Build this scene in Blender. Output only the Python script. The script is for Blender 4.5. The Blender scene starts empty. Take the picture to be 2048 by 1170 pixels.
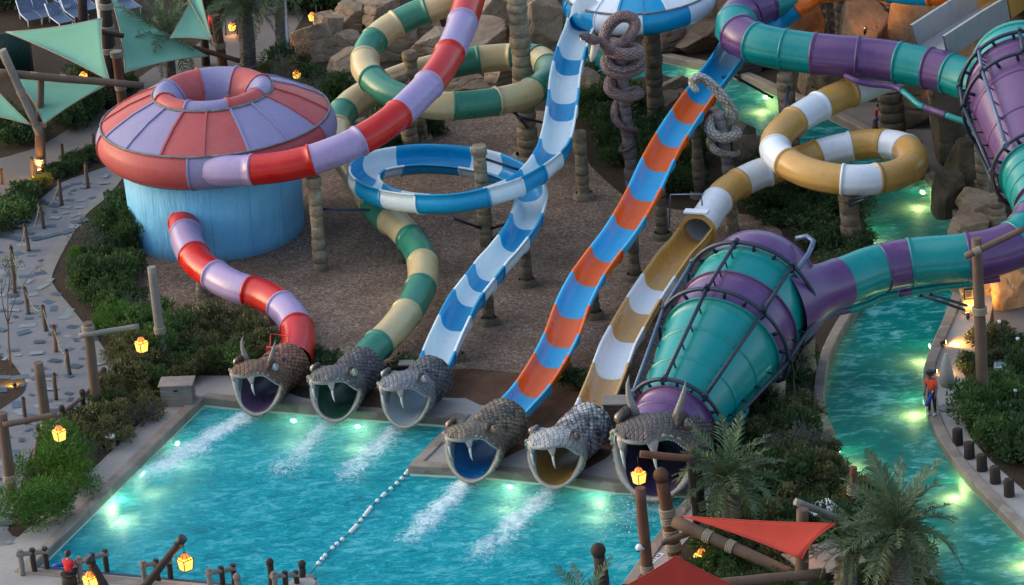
import bpy, bmesh, math, random
from mathutils import Vector, Matrix, noise as mnoise
from mathutils.geometry import delaunay_2d_cdt
random.seed(7)
R = math.radians
SC = bpy.context.scene
COL = SC.collection

# ------------------------------------------------------------------ camera
FPX, PITCH, ROLL = 9500.0, R(22.0), R(4.5)
CAM = Vector((0, -190*math.cos(PITCH), 190*math.sin(PITCH)))
F = Vector((0, math.cos(PITCH), -math.sin(PITCH)))
U0 = Vector((0, math.sin(PITCH), math.cos(PITCH)))
R0 = Vector((1, 0, 0))
CX = math.cos(ROLL)*R0 - math.sin(ROLL)*U0
CY = math.sin(ROLL)*R0 + math.cos(ROLL)*U0
cd = bpy.data.cameras.new('camera')
cam = bpy.data.objects.new('camera', cd); COL.objects.link(cam)
cd.sensor_width = 36; cd.lens = 36*FPX/2048; cd.clip_start = 1; cd.clip_end = 2000
m3 = Matrix((CX, CY, -F)).transposed()
cam.matrix_world = Matrix.Translation(CAM) @ m3.to_4x4()
SC.camera = cam

# ------------------------------------------------------------------ light
w = bpy.data.worlds.new('World'); SC.world = w; w.use_nodes = True
wn = w.node_tree.nodes; wl = w.node_tree.links
sky = wn.new('ShaderNodeTexSky'); sky.sky_type = 'NISHITA'; sky.sun_disc = False
SUN_EL, SUN_ROT = R(16), R(-75)
sky.sun_elevation = SUN_EL; sky.sun_rotation = SUN_ROT; sky.air_density = 1.0; sky.dust_density = 1.6; sky.ozone_density = .8
bg = wn['Background']; bg.inputs[1].default_value = 0.15
wl.new(sky.outputs[0], bg.inputs[0])
sd = bpy.data.lights.new('sun', 'SUN'); sd.energy = 0.5; sd.angle = R(70); sd.color = (1.0, 0.97, 0.94)
so = bpy.data.objects.new('sun', sd); COL.objects.link(so)
# sky sun direction for sun_rotation r: (sin r, cos r)
sdir = Vector((math.sin(SUN_ROT)*math.cos(SUN_EL), math.cos(SUN_ROT)*math.cos(SUN_EL), math.sin(SUN_EL)+1.5)).normalized()
so.rotation_euler = sdir.to_track_quat('Z', 'Y').to_euler(); so.location = (0, 0, 60)
SC.view_settings.view_transform = 'Standard'; SC.view_settings.look = 'None'
SC.view_settings.exposure = 1.22; SC.view_settings.gamma = 1
SC.render.engine = 'CYCLES'
SC.cycles.use_denoising = True
SC.cycles.max_bounces = 8; SC.cycles.transparent_max_bounces = 8
SC.cycles.caustics_reflective = False; SC.cycles.caustics_refractive = False
SC.cycles.sample_clamp_indirect = 4

# ------------------------------------------------------------------ pixel -> place (2048 px photo)
def ray(px, py):
    return (F + CX*((px-1024)/FPX) + CY*((585-py)/FPX))
def P(px, py, z=0.0):
    d = ray(px, py); t = (z-CAM.z)/d.z
    return CAM + d*t
def PY(px, py, Y):
    d = ray(px, py); t = (Y-CAM.y)/d.y
    return CAM + d*t
def proj(p):
    v = p-CAM; d = v.dot(F)
    return (1024+FPX*v.dot(CX)/d, 585-FPX*v.dot(CY)/d)
def P2(px, py, z=0.0):
    p = P(px, py, z); return (p.x, p.y)

# ------------------------------------------------------------------ object helpers
def tagp(o, label=None, cat=None, group=None, kind=None):
    if label: o['label'] = label
    if cat: o['category'] = cat
    if group: o['group'] = group
    if kind: o['kind'] = kind
    return o
def empty(name, loc, label, cat, group=None, rz=0):
    o = bpy.data.objects.new(name, None); COL.objects.link(o)
    o.location = loc; o.rotation_euler = (0, 0, rz); o.empty_display_size = .2
    return tagp(o, label, cat, group)
def link(o, parent=None):
    COL.objects.link(o)
    if parent is not None:
        o.parent = parent
    return o
def rel(o, parent):
    """parent o, whose mesh is in world coordinates, under parent without moving it"""
    o.parent = parent
    mw = Matrix.Translation(parent.location) @ parent.rotation_euler.to_matrix().to_4x4()
    o.matrix_parent_inverse = mw.inverted()
class MB:
    def __init__(s):
        s.v = []; s.f = []; s.mi = []; s.uv = {}; s.smooth = []; s.a = {}
    def add(s, verts, faces, mi=0, smooth=True, uvs=None, attr=None):
        b = len(s.v); s.v.extend([tuple(x) for x in verts])
        for k, f in enumerate(faces):
            s.f.append(tuple(b+i for i in f)); s.mi.append(mi[k] if isinstance(mi, list) else mi); s.smooth.append(smooth)
        if uvs:
            for i, u in enumerate(uvs): s.uv[b+i] = u
        if attr:
            for i, u in enumerate(attr): s.a[b+i] = u
        return b
    def grid(s, rows, close=False, mi=0, smooth=True, uvs=None, attr=None, flip=False):
        nu = len(rows); nv = len(rows[0]); vs = [p for r in rows for p in r]; fs = []; mm = []
        for i in range(nu-1):
            for j in range(nv if close else nv-1):
                k = (j+1) % nv
                q = (i*nv+j, i*nv+k, (i+1)*nv+k, (i+1)*nv+j)
                fs.append(q[::-1] if flip else q)
                mm.append(mi(i, j) if callable(mi) else mi)
        u = [x for r in uvs for x in r] if uvs else None
        a = [x for r in attr for x in r] if attr else None
        return s.add(vs, fs, mm, smooth, u, a)
    def box(s, c, d, mi=0, rot=None, bev=0.0):
        hx, hy, hz = d[0]/2, d[1]/2, d[2]/2
        if bev <= 0:
            vs = [Vector((x*hx, y*hy, z*hz)) for z in (-1, 1) for y in (-1, 1) for x in (-1, 1)]
            fs = [(0, 2, 3, 1), (4, 5, 7, 6), (0, 1, 5, 4), (2, 6, 7, 3), (0, 4, 6, 2), (1, 3, 7, 5)]
        else:
            b = min(bev, hx*.8, hy*.8, hz*.8)
            bm = bmesh.new(); bmesh.ops.create_cube(bm, size=1)
            for v in bm.verts: v.co = Vector((v.co.x*d[0], v.co.y*d[1], v.co.z*d[2]))
            bmesh.ops.bevel(bm, geom=bm.edges[:], offset=b, segments=2, affect='EDGES', profile=.5)
            bm.verts.index_update()
            vs = [v.co.copy() for v in bm.verts]; fs = [tuple(v.index for v in f.verts) for f in bm.faces]; bm.free()
        if rot is not None: vs = [rot @ v for v in vs]
        c = Vector(c)
        return s.add([v+c for v in vs], fs, mi, False)
    def tube(s, pts, rad, n=10, mi=0, caps=True, smooth=True, uv=False):
        pts = [Vector(p) for p in pts]; m = len(pts)
        rr = rad if isinstance(rad, (list, tuple)) else [rad]*m
        rows = []; uvr = []; ref = None; L = 0
        for i, p in enumerate(pts):
            d = (pts[min(i+1, m-1)]-pts[max(i-1, 0)])
            d = d.normalized() if d.length > 1e-9 else Vector((0, 0, 1))
            if ref is None:
                ref = Vector((0, 0, 1)) if abs(d.z) < .9 else Vector((1, 0, 0))
            a = ref - d*ref.dot(d)
            a = a.normalized() if a.length > 1e-6 else d.orthogonal().normalized()
            ref = a; b = d.cross(a)
            if i: L += (pts[i]-pts[i-1]).length
            rows.append([p+(a*math.cos(2*math.pi*j/n)+b*math.sin(2*math.pi*j/n))*rr[i] for j in range(n)])
            uvr.append([(j/n, L) for j in range(n)])
        b0 = s.grid(rows, close=True, mi=mi, smooth=smooth, uvs=uvr if uv else None)
        if caps:
            s.f.append(tuple(b0+j for j in range(n))[::-1]); s.mi.append(mi); s.smooth.append(False)
            e = b0+(m-1)*n; s.f.append(tuple(e+j for j in range(n))); s.mi.append(mi); s.smooth.append(False)
        return b0
    def ball(s, c, r, mi=0, nu=8, nv=12, sc=(1, 1, 1)):
        c = Vector(c); rows = []
        for i in range(nu+1):
            t = math.pi*i/nu
            rows.append([c+Vector((r*sc[0]*math.sin(t)*math.cos(2*math.pi*j/nv), r*sc[1]*math.sin(t)*math.sin(2*math.pi*j/nv), r*sc[2]*math.cos(t))) for j in range(nv)])
        return s.grid(rows, close=True, mi=mi)
    def mesh(s, name, mats):
        me = bpy.data.meshes.new(name); me.from_pydata(s.v, [], s.f)
        for m in (mats if isinstance(mats, (list, tuple)) else [mats]): me.materials.append(m)
        me.polygons.foreach_set('material_index', s.mi); me.polygons.foreach_set('use_smooth', s.smooth)
        if s.uv:
            l = me.uv_layers.new(name='UVMap')
            for lp in me.loops: l.data[lp.index].uv = s.uv.get(lp.vertex_index, (0, 0))
        if s.a:
            at = me.attributes.new('zone', 'FLOAT', 'POINT')
            at.data.foreach_set('value', [s.a.get(i, 0.0) for i in range(len(s.v))])
        me.update(); return me
    def build(s, name, mats, parent=None):
        """mesh in world coordinates; parented without moving"""
        o = bpy.data.objects.new(name, s.mesh(name, mats)); COL.objects.link(o)
        if parent is not None: rel(o, parent)
        return o
def copy_tree(root, loc=None, rz=None, label=None, group=None, scale=None):
    r = root.copy(); COL.objects.link(r)
    if loc is not None: r.location = loc
    if rz is not None: r.rotation_euler = (0, 0, rz)
    if scale is not None: r.scale = (scale,)*3 if not isinstance(scale, tuple) else scale
    if label: r['label'] = label
    if group: r['group'] = group
    for ch in list(root.children):
        c = ch.copy(); COL.objects.link(c); c.parent = r
        for g in list(ch.children):
            e = g.copy(); COL.objects.link(e); e.parent = c
    return r
def centre(o, p):
    """move a world-coordinate mesh object's origin to p"""
    p = Vector(p); o.data.transform(Matrix.Translation(-p)); o.location = p
    return o
def lerp(a, b, t): return a+(b-a)*t
def sstep(a, b, x):
    t = max(0.0, min(1.0, (x-a)/(b-a))); return t*t*(3-2*t)
def fbm(p, sc=1.0, oct=3):
    p = Vector(p)*sc; v = 0; a = .5
    for _ in range(oct):
        v += a*mnoise.noise(p); p = p*2.03; a *= .5
    return v

# ------------------------------------------------------------------ materials
class NT:
    def __init__(s, name):
        s.m = bpy.data.materials.new(name); s.m.use_nodes = True
        s.n = s.m.node_tree.nodes; s.l = s.m.node_tree.links
        s.b = s.n['Principled BSDF']; s.out = s.n['Material Output']; s._tc = None
    def new(s, t, **k):
        n = s.n.new(t)
        for a, v in k.items(): setattr(n, a, v)
        return n
    def coord(s, which='Object'):
        if s._tc is None: s._tc = s.new('ShaderNodeTexCoord')
        return s._tc.outputs[which]
    def set(s, node, key, val):
        if hasattr(val, 'node') or isinstance(val, bpy.types.NodeSocket): s.l.new(val, node.inputs[key])
        else: node.inputs[key].default_value = val
    def noise(s, scale, detail=4, rough=.6, vec=None, out='Fac', dist=0):
        n = s.new('ShaderNodeTexNoise'); n.inputs['Scale'].default_value = scale
        n.inputs['Detail'].default_value = detail; n.inputs['Roughness'].default_value = rough; n.inputs['Distortion'].default_value = dist
        s.l.new(vec if vec is not None else s.coord(), n.inputs['Vector']); return n.outputs[out]
    def voro(s, scale, vec=None, out='Distance', feature='F1', rnd=1):
        n = s.new('ShaderNodeTexVoronoi'); n.feature = feature; n.inputs['Scale'].default_value = scale
        n.inputs['Randomness'].default_value = rnd
        s.l.new(vec if vec is not None else s.coord(), n.inputs['Vector']); return n.outputs[out]
    def ramp(s, fac, stops, interp='LINEAR'):
        n = s.new('ShaderNodeValToRGB'); e = n.color_ramp.elements; n.color_ramp.interpolation = interp
        while len(e) < len(stops): e.new(.5)
        for i, (p, c) in enumerate(stops):
            e[i].position = p; e[i].color = (c[0], c[1], c[2], 1) if not isinstance(c, (int, float)) else (c, c, c, 1)
        s.l.new(fac, n.inputs[0]); return n.outputs[0]
    def mix(s, fac, a, b, mode='MIX'):
        n = s.new('ShaderNodeMix'); n.data_type = 'RGBA'; n.blend_type = mode
        for key, v in ((0, fac), (6, a), (7, b)):
            if isinstance(v, bpy.types.NodeSocket): s.l.new(v, n.inputs[key])
            elif isinstance(v, (int, float)): n.inputs[key].default_value = v if key == 0 else (v, v, v, 1)
            else: n.inputs[key].default_value = (*v[:3], 1)
        return n.outputs[2]
    def math(s, op, a, b=0.0, c=None):
        n = s.new('ShaderNodeMath'); n.operation = op
        for i, v in enumerate((a, b, c)):
            if v is None: continue
            if isinstance(v, bpy.types.NodeSocket): s.l.new(v, n.inputs[i])
            else: n.inputs[i].default_value = v
        return n.outputs[0]
    def mapping(s, vec, scale=(1, 1, 1), rot=(0, 0, 0)):
        n = s.new('ShaderNodeMapping'); n.inputs['Scale'].default_value = scale; n.inputs['Rotation'].default_value = rot
        s.l.new(vec, n.inputs[0]); return n.outputs[0]
    def bump(s, h, strength=.3, dist=.05):
        n = s.new('ShaderNodeBump'); n.inputs['Strength'].default_value = strength; n.inputs['Distance'].default_value = dist
        s.l.new(h, n.inputs['Height']); s.l.new(n.outputs[0], s.b.inputs['Normal']); return n.outputs[0]
    def fin(s, col, rough=.5, spec=.5, **k):
        s.set(s.b, 'Base Color', col if isinstance(col, bpy.types.NodeSocket) else (*col[:3], 1))
        s.set(s.b, 'Roughness', rough); s.b.inputs['Specular IOR Level'].default_value = spec
        for a, v in k.items(): s.set(s.b, a.replace('_', ' '), v)
        return s.m
def c3(c, k): return tuple(min(1, x*k) for x in c)

def glassfibre(name, c, rough=.28, fade=.18, sheen=False):
    t = NT(name); co = t.coord()
    n1 = t.noise(.9, 5, .65, co)
    col = t.mix(t.ramp(n1, [(.35, 0), (.75, 1)]), c3(c, 1-.10), tuple(x*(1-fade)+.55*fade*.6 for x in c))
    st = t.noise(6, 4, .7, t.mapping(co, (1, 1, .25)))
    col = t.mix(t.ramp(st, [(.52, 0), (.8, .5)]), col, c3(c, .55))
    t.bump(t.noise(3.0, 3, .5, co), .12, .03)
    return t.fin(col, t.ramp(n1, [(.3, rough-.04), (.7, rough+.12)]), .32, Coat_Weight=.15, Coat_Roughness=.2)
def stonemat(name, c1, c2, c3_, scale=3.0, bump=.6, rough=.85):
    t = NT(name); co = t.coord()
    n = t.noise(scale, 7, .65, co); n2 = t.noise(scale*4, 5, .7, co)
    st = t.noise(scale*.8, 4, .6, t.mapping(co, (1, 1, 4)))
    col = t.ramp(n, [(.3, c1), (.5, c2), (.72, c3_)])
    col = t.mix(t.ramp(st, [(.35, .5), (.62, 0)]), col, c3(c1, .55))
    col = t.mix(t.math('MULTIPLY', n2, .35), col, c3(c3_, .8))
    t.bump(t.math('ADD', n, t.math('MULTIPLY', n2, .5)), bump, .08)
    return t.fin(col, rough, .2)
def woodmat(name, a, b, scale=1.0):
    t = NT(name); co = t.coord()
    n = t.noise(5*scale, 6, .7, t.mapping(co, (3, 3, .35)))
    n2 = t.noise(1.3, 3, .6, co)
    col = t.mix(n, a, b); col = t.mix(t.ramp(n2, [(.4, 0), (.75, .5)]), col, c3(b, 1.25))
    t.bump(n, .35, .03); return t.fin(col, .75, .25)
def plain(name, c, rough=.5, noise=(4, .2), metal=0, spec=.5, bump=0):
    t = NT(name); n = t.noise(noise[0], 4, .6)
    col = t.mix(n, c3(c, 1-noise[1]), c3(c, 1+noise[1]))
    if bump: t.bump(n, bump, .03)
    return t.fin(col, rough, spec, Metallic=metal)
def emis(name, c, s):
    t = NT(name); t.fin(c, .5); t.set(t.b, 'Emission Color', (*c, 1)); t.set(t.b, 'Emission Strength', s); return t.m
M = {}
M['red'] = glassfibre('red_fibreglass', (.52, .010, .007), fade=.04); M['lilac'] = glassfibre('lilac_fibreglass', (.36, .27, .49))
M['bowl_red'] = glassfibre('bowl_red', (.43, .068, .07), .6, .12); M['bowl_lilac'] = glassfibre('bowl_lilac', (.25, .225, .40), .55, .12)
M['green'] = glassfibre('green_fibreglass', (.025, .20, .125), fade=.08); M['cream'] = glassfibre('cream_fibreglass', (.55, .44, .22))
M['blue'] = glassfibre('blue_fibreglass', (.0, .285, .56), fade=.03); M['ice'] = glassfibre('ice_fibreglass', (.68, .80, .85)); M['white'] = glassfibre('white_fibreglass', (.74, .78, .84))
M['orange'] = glassfibre('orange_fibreglass', (.80, .135, .003), fade=.02); M['sky'] = glassfibre('sky_fibreglass', (.04, .42, .74), fade=.03)
M['gold'] = glassfibre('gold_fibreglass', (.54, .295, .065)); M['teal'] = glassfibre('teal_fibreglass', (.0, .225, .225), fade=.03); M['purple'] = glassfibre('purple_fibreglass', (.108, .044, .158), fade=.06)
M['steel'] = plain('dark_blue_steel', (.018, .03, .055), .45, (8, .3), .2); M['steel2'] = plain('blue_steel', (.09, .13, .22), .4, (8, .2), .2)
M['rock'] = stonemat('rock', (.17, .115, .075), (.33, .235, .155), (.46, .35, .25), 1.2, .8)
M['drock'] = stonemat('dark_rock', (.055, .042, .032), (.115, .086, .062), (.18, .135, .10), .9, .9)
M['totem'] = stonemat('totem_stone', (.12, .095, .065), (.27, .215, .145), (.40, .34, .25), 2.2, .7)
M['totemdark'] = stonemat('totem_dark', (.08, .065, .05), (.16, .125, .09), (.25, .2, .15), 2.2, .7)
M['greystone'] = stonemat('grey_stone', (.12, .12, .125), (.2, .2, .21), (.3, .3, .31), 3, .5)
M['lilacstone'] = stonemat('lilac_stone', (.10, .085, .09), (.17, .14, .15), (.24, .21, .22), 3, .5)
M['wood'] = woodmat('log_wood', (.07, .043, .03), (.15, .10, .075)); M['woodred'] = woodmat('red_log', (.075, .028, .018), (.15, .07, .045))
M['wooddark'] = woodmat('dark_wood', (.022, .015, .013), (.05, .036, .03)); M['woodgrey'] = woodmat('grey_wood', (.12, .105, .095), (.24, .215, .195))
M['rope'] = plain('rope', (.26, .22, .17), .9, (30, .35), bump=.5); M['black'] = plain('black_metal', (.012, .012, .013), .5)
M['lamp'] = emis('lantern_glass', (1.0, .58, .10), .62); M['lampdome'] = emis('lantern_dome', (1.0, .28, .04), .38)
M['pool_lamp'] = emis('pool_lamp', (1.0, .98, .80), 14); M['warm'] = emis('warm_bulb', (1.0, .45, .10), 25)
M['wht'] = plain('white_plastic', (.72, .74, .76), .35, (6, .08))
M['bark'] = plain('bark', (.10, .075, .055), .9, (9, .5), bump=.6); M['palmtrunk'] = stonemat('palm_trunk', (.09, .08, .07), (.19, .17, .15), (.30, .27, .24), 6, .8)
# ================================================================== SETTING
POOL = [(407,797),(470,804),(564,811),(694,824),(855,835),(912,839),(818,934),(960,941),(1142,959),(1231,972),(1391,980),(1346,1030),(1245,1172),(1160,1290),(660,1290),(640,1172),(632,1160),(622,1152),(606,1154),(560,1184),(350,1170),(60,1138)]
RIVF = [(1085,10),(1130,32),(1200,75),(1321,112),(1410,132),(1480,150),(1560,185),(1656,226),(1741,270),(1800,305),(1845,345),(1892,400),(1918,460),(1920,540),(1896,620),(1866,690),(1850,740),(1850,790),(1862,840),(1887,892),(1932,952),(2000,1022),(2060,1082),(2150,1180),(2250,1300)]
RIVN = [(2000,1300),(1878,1172),(1847,1112),(1790,1045),(1750,998),(1720,966),(1683,918),(1660,872),(1650,835),(1648,780),(1660,715),(1690,652),(1725,600),(1742,540),(1735,480),(1718,430),(1700,392),(1640,360),(1560,305),(1510,272),(1468,248),(1430,215),(1382,180),(1327,150),(1240,160),(1180,145),(1100,110),(1060,60)]
def smooth_line(px, n=4):
    out = []
    for i in range(len(px)-1):
        p0 = px[max(i-1, 0)]; p1 = px[i]; p2 = px[i+1]; p3 = px[min(i+2, len(px)-1)]
        for k in range(n):
            t = k/n
            out.append(tuple(.5*((2*p1[a])+(-p0[a]+p2[a])*t+(2*p0[a]-5*p1[a]+4*p2[a]-p3[a])*t*t+(-p0[a]+3*p1[a]-3*p2[a]+p3[a])*t**3) for a in (0, 1)))
    out.append(px[-1]); return out
POOLW = [P2(*q) for q in POOL]
RIVW = [P2(*q) for q in smooth_line(RIVF)+smooth_line(RIVN)]
def inpoly(x, y, poly):
    c = False; j = len(poly)-1
    for i in range(len(poly)):
        xi, yi = poly[i]; xj, yj = poly[j]
        if (yi > y) != (yj > y) and x < (xj-xi)*(y-yi)/(yj-yi)+xi: c = not c
        j = i
    return c
def sheet(name, outer, holes, z, mat, kind='structure', smooth_n=0):
    vs = [Vector(p) for p in outer]; es = [(i, (i+1) % len(outer)) for i in range(len(outer))]
    for h in holes:
        b = len(vs); vs += [Vector(p) for p in h]; es += [(b+i, b+(i+1) % len(h)) for i in range(len(h))]
    v, e, f, *_ = delaunay_2d_cdt(vs, es, [], 0, 1e-5)
    keep = []
    for t in f:
        cx = sum(v[i].x for i in t)/3; cy = sum(v[i].y for i in t)/3
        if inpoly(cx, cy, outer) and not any(inpoly(cx, cy, h) for h in holes): keep.append(tuple(t))
    me = bpy.data.meshes.new(name); me.from_pydata([(p.x, p.y, z) for p in v], [], keep); me.materials.append(mat)
    bm = bmesh.new(); bm.from_mesh(me); bmesh.ops.recalc_face_normals(bm, faces=bm.faces)
    for fc in bm.faces:
        if fc.normal.z < 0: fc.normal_flip()
    bm.to_mesh(me); bm.free()
    o = bpy.data.objects.new(name, me); COL.objects.link(o); o['kind'] = kind; return o
# ---- ground materials
t = NT('soil'); co = t.coord()
n1 = t.noise(.35, 5, .6, co); n2 = t.noise(9, 5, .75, co)
col = t.mix(n1, (.035, .025, .018), (.085, .062, .045)); col = t.mix(t.ramp(n2, [(.45, 0), (.7, .8)]), col, (.02, .016, .012))
t.bump(n2, .7, .08); M['soil'] = t.fin(col, .95, .1)
t = NT('gravel'); co = t.coord()
v1 = t.voro(14, co, 'Color'); n1 = t.noise(.5, 5, .65, co); n2 = t.noise(24, 3, .7, co); n3 = t.noise(2.2, 5, .7, co)
sep = t.new('ShaderNodeSeparateColor'); t.l.new(v1, sep.inputs[0])
col = t.ramp(sep.outputs[0], [(0, (.125, .086, .065)), (.45, (.22, .155, .115)), (.8, (.295, .215, .165)), (1, (.43, .335, .265))])
col = t.mix(t.ramp(n1, [(.3, 0), (.7, 1)]), c3((1, 1, 1), 0) and col, col)
col = t.mix(t.ramp(n1, [(.40, .5), (.62, 0)]), col, (.095, .062, .044))
col = t.mix(t.ramp(n3, [(.58, 0), (.75, .5)]), col, (.065, .046, .036))
t.bump(t.math('ADD', t.voro(14, co), t.math('MULTIPLY', n2, .5)), .4, .03); M['gravel'] = t.fin(col, .95, .15)
t = NT('red_earth'); co = t.coord()
n1 = t.noise(1.0, 6, .7, co); n2 = t.noise(12, 4, .7, co)
col = t.ramp(n1, [(.3, (.075, .038, .022)), (.55, (.15, .082, .052)), (.75, (.20, .125, .085))]); col = t.mix(t.math('MULTIPLY', n2, .4), col, (.07, .04, .028))
t.bump(n2, .6, .05); M['earth'] = t.fin(col, .95, .1)
def concrete(name, c, k=1):
    t = NT(name); co = t.coord()
    n1 = t.noise(.5, 6, .7, co); n2 = t.noise(6, 5, .7, co)
    col = t.mix(t.ramp(n1, [(.3, 0), (.7, 1)]), c3(c, .82), c3(c, 1.12)); col = t.mix(t.ramp(n2, [(.5, 0), (.8, .4)]), col, c3(c, .6))
    t.bump(n2, .2, .02); return t.fin(col, .8, .25)
M['deck'] = concrete('deck_concrete', (.32, .295, .275)); M['walk'] = concrete('walkway', (.17, .145, .13)); M['pave'] = concrete('path_pavement', (.18, .178, .19)); M['kerbm'] = concrete('path_edge', (.21, .195, .185))
t = NT('coping_stone'); co = t.coord()
n1 = t.noise(2, 5, .7, co); vb = t.voro(1.6, co, 'Color'); s2 = t.new('ShaderNodeSeparateColor'); t.l.new(vb, s2.inputs[0])
col = t.mix(s2.outputs[0], (.18, .145, .115), (.29, .245, .205)); col = t.mix(t.ramp(n1, [(.45, 0), (.7, .6)]), col, (.20, .15, .115))
t.bump(n1, .3, .03); M['coping'] = t.fin(col, .7, .3)
t = NT('pool_tile'); co = t.coord(); n1 = t.noise(1.5, 4, .6, co)
M['tile'] = t.fin(t.mix(n1, (.52, .64, .56), (.64, .72, .62)), .5, .3)
# ---- ground
BIG = [(-170, -120), (170, -120), (170, 260), (-170, 260)]
sheet('ground', BIG, [POOLW, RIVW], 0, M['soil'])
def ps(name, px, z, mat, holes=(), n=0, kind='structure'):
    q = smooth_line(px+[px[0]], n)[:-1] if n else px
    return sheet(name, [P2(*a) for a in q], list(holes), z, mat, kind)
GRAV = [(262,565),(300,505),(420,430),(640,330),(690,270),(720,235),(860,225),(1110,225),(1180,330),(1290,410),(1500,430),(1570,480),(1520,560),(1320,770),(1180,790),(930,790),(700,765),(560,715),(340,655)]
ps('gravel', GRAV, .006, M['gravel'], n=3)
ps('earth', [(640,790),(760,760),(900,738),(1050,748),(1180,772),(1300,790),(1290,860),(1235,905),(1150,950),(985,935),(930,840),(850,840),(690,822)], .011, M['earth'], [POOLW], n=3)
ps('walkway', [(-60,330),(60,300),(150,250),(230,190),(330,120),(400,85),(450,20),(480,-60),(640,-60),(590,60),(520,130),(400,170),(290,215),(215,290),(120,345),(40,372),(-60,420)], .006, M['walk'], n=3)
PATH = [(300,330),(246,353),(215,392),(170,430),(142,470),(108,534),(103,568),(137,612),(164,647),(200,690),(222,735),(226,785),(190,812),(137,838),(90,868),(62,905),(40,975),(16,1062),(40,1085),(-80,1160),(-160,1000),(-160,560),(-60,500),(0,466),(50,430),(85,395),(125,365),(180,345),(246,325)]
ps('path', PATH, .012, M['pave'], n=3)
ps('path_border', [(248,353),(217,392),(172,430),(145,470),(111,534),(106,568),(140,612),(167,647),(203,690),(226,735),(230,785),(205,797),(202,740),(180,700),(143,655),(112,618),(78,580),(74,556),(86,520),(128,462),(156,425),(200,385),(232,345)], .018, M['kerbm'], n=3)
ps('planting_soil', [(-80,690),(8,715),(36,742),(52,772),(30,800),(-80,850)], .019, M['soil'], n=3)
DECK = [(338,790),(398,752),(455,752),(530,770),(600,795),(690,812),(845,822),(883,797),(930,797),(960,811),(995,814),(1032,872),(984,930),(1055,895),(1085,862),(1130,930),(1150,950),(1212,918),(1236,893),(1300,880),(1420,925),(1452,965),(1436,1010),(1330,1130),(1270,1230),(1200,1330),(560,1330),(300,1330),(-160,1330),(-160,1110),(18,1092),(180,945)]
ps('pool_deck', DECK, .022, M['deck'], [POOLW])
BANK = [(1905,585),(1945,560),(1985,590),(1975,660),(1962,700),(1926,712),(1925,745),(1946,770),(1944,800),(1930,845),(1946,880),(1985,925),(2052,985),(2120,1050),(2200,1150),(2300,1300),(2200,1300),(2060,1082),(1932,952),(1850,790),(1870,690)]
ps('river_deck', BANK, .010, M['deck'], [RIVW], n=3)
ps('terrace', [(1985,600),(2120,520),(2120,690),(2010,690),(1990,650)], .012, M['walk'], n=2)
ps('court', [(1600,210),(1700,200),(1860,230),(1960,300),(1960,420),(1930,460),(1895,395),(1845,340),(1741,265),(1656,222)], .008, M['walk'], [RIVW], n=3)
# ---- coping ribbons (outward from the water's edge)
def ribbon(name, poly, a, b, width, h, mat, bevel=.04, inner=-.03):
    pts = [Vector((p[0], p[1], 0)) for p in poly]
    # signed area decides the outward side
    A = sum(pts[i].x*pts[(i+1) % len(pts)].y-pts[(i+1) % len(pts)].x*pts[i].y for i in range(len(pts)))
    sg = 1 if A > 0 else -1
    rows = []
    for i in range(a, b):
        p = pts[i % len(pts)]; d1 = (p-pts[(i-1) % len(pts)]).normalized(); d2 = (pts[(i+1) % len(pts)]-p).normalized()
        if i == a: d1 = d2
        if i == b-1: d2 = d1
        t = (d1+d2).normalized(); n = Vector((t.y, -t.x, 0))*sg; k = 1/max(.5, n.dot(Vector((d1.y, -d1.x, 0))*sg))
        n = n*k
        rows.append([p+n*inner+Vector((0, 0, -.25)), p+n*inner+Vector((0, 0, h-bevel)), p+n*(inner+bevel)+Vector((0, 0, h)), p+n*(width-bevel)+Vector((0, 0, h)), p+n*width+Vector((0, 0, h-bevel)), p+n*width+Vector((0, 0, -.05))])
    mb = MB(); mb.grid(rows, smooth=False); o = mb.build(name, mat); o['kind'] = 'structure'; return o
ribbon('pool_coping', POOLW, 0, 13, .42, .09, M['coping']); ribbon('pool_coping', POOLW, 16, 23, .42, .09, M['coping'])
nF = len(smooth_line(RIVF))
ribbon('river_coping', RIVW, 6, nF, .40, .10, M['coping']); ribbon('river_coping', RIVW, nF, len(RIVW)-18, .38, .14, M['coping'])
# ---- basins
def basin(name, poly, depth, mat):
    mb = MB(); n = len(poly)
    mb.grid([[(p[0], p[1], .0), (p[0], p[1], -depth)] for p in poly+[poly[0]]], smooth=False)
    o = mb.build(name, mat); o['kind'] = 'structure'
    sheet(name+'_floor', poly, [], -depth, mat)
basin('pool_basin', POOLW, 1.25, M['tile']); basin('river_basin', RIVW, 1.0, M['tile'])
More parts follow.
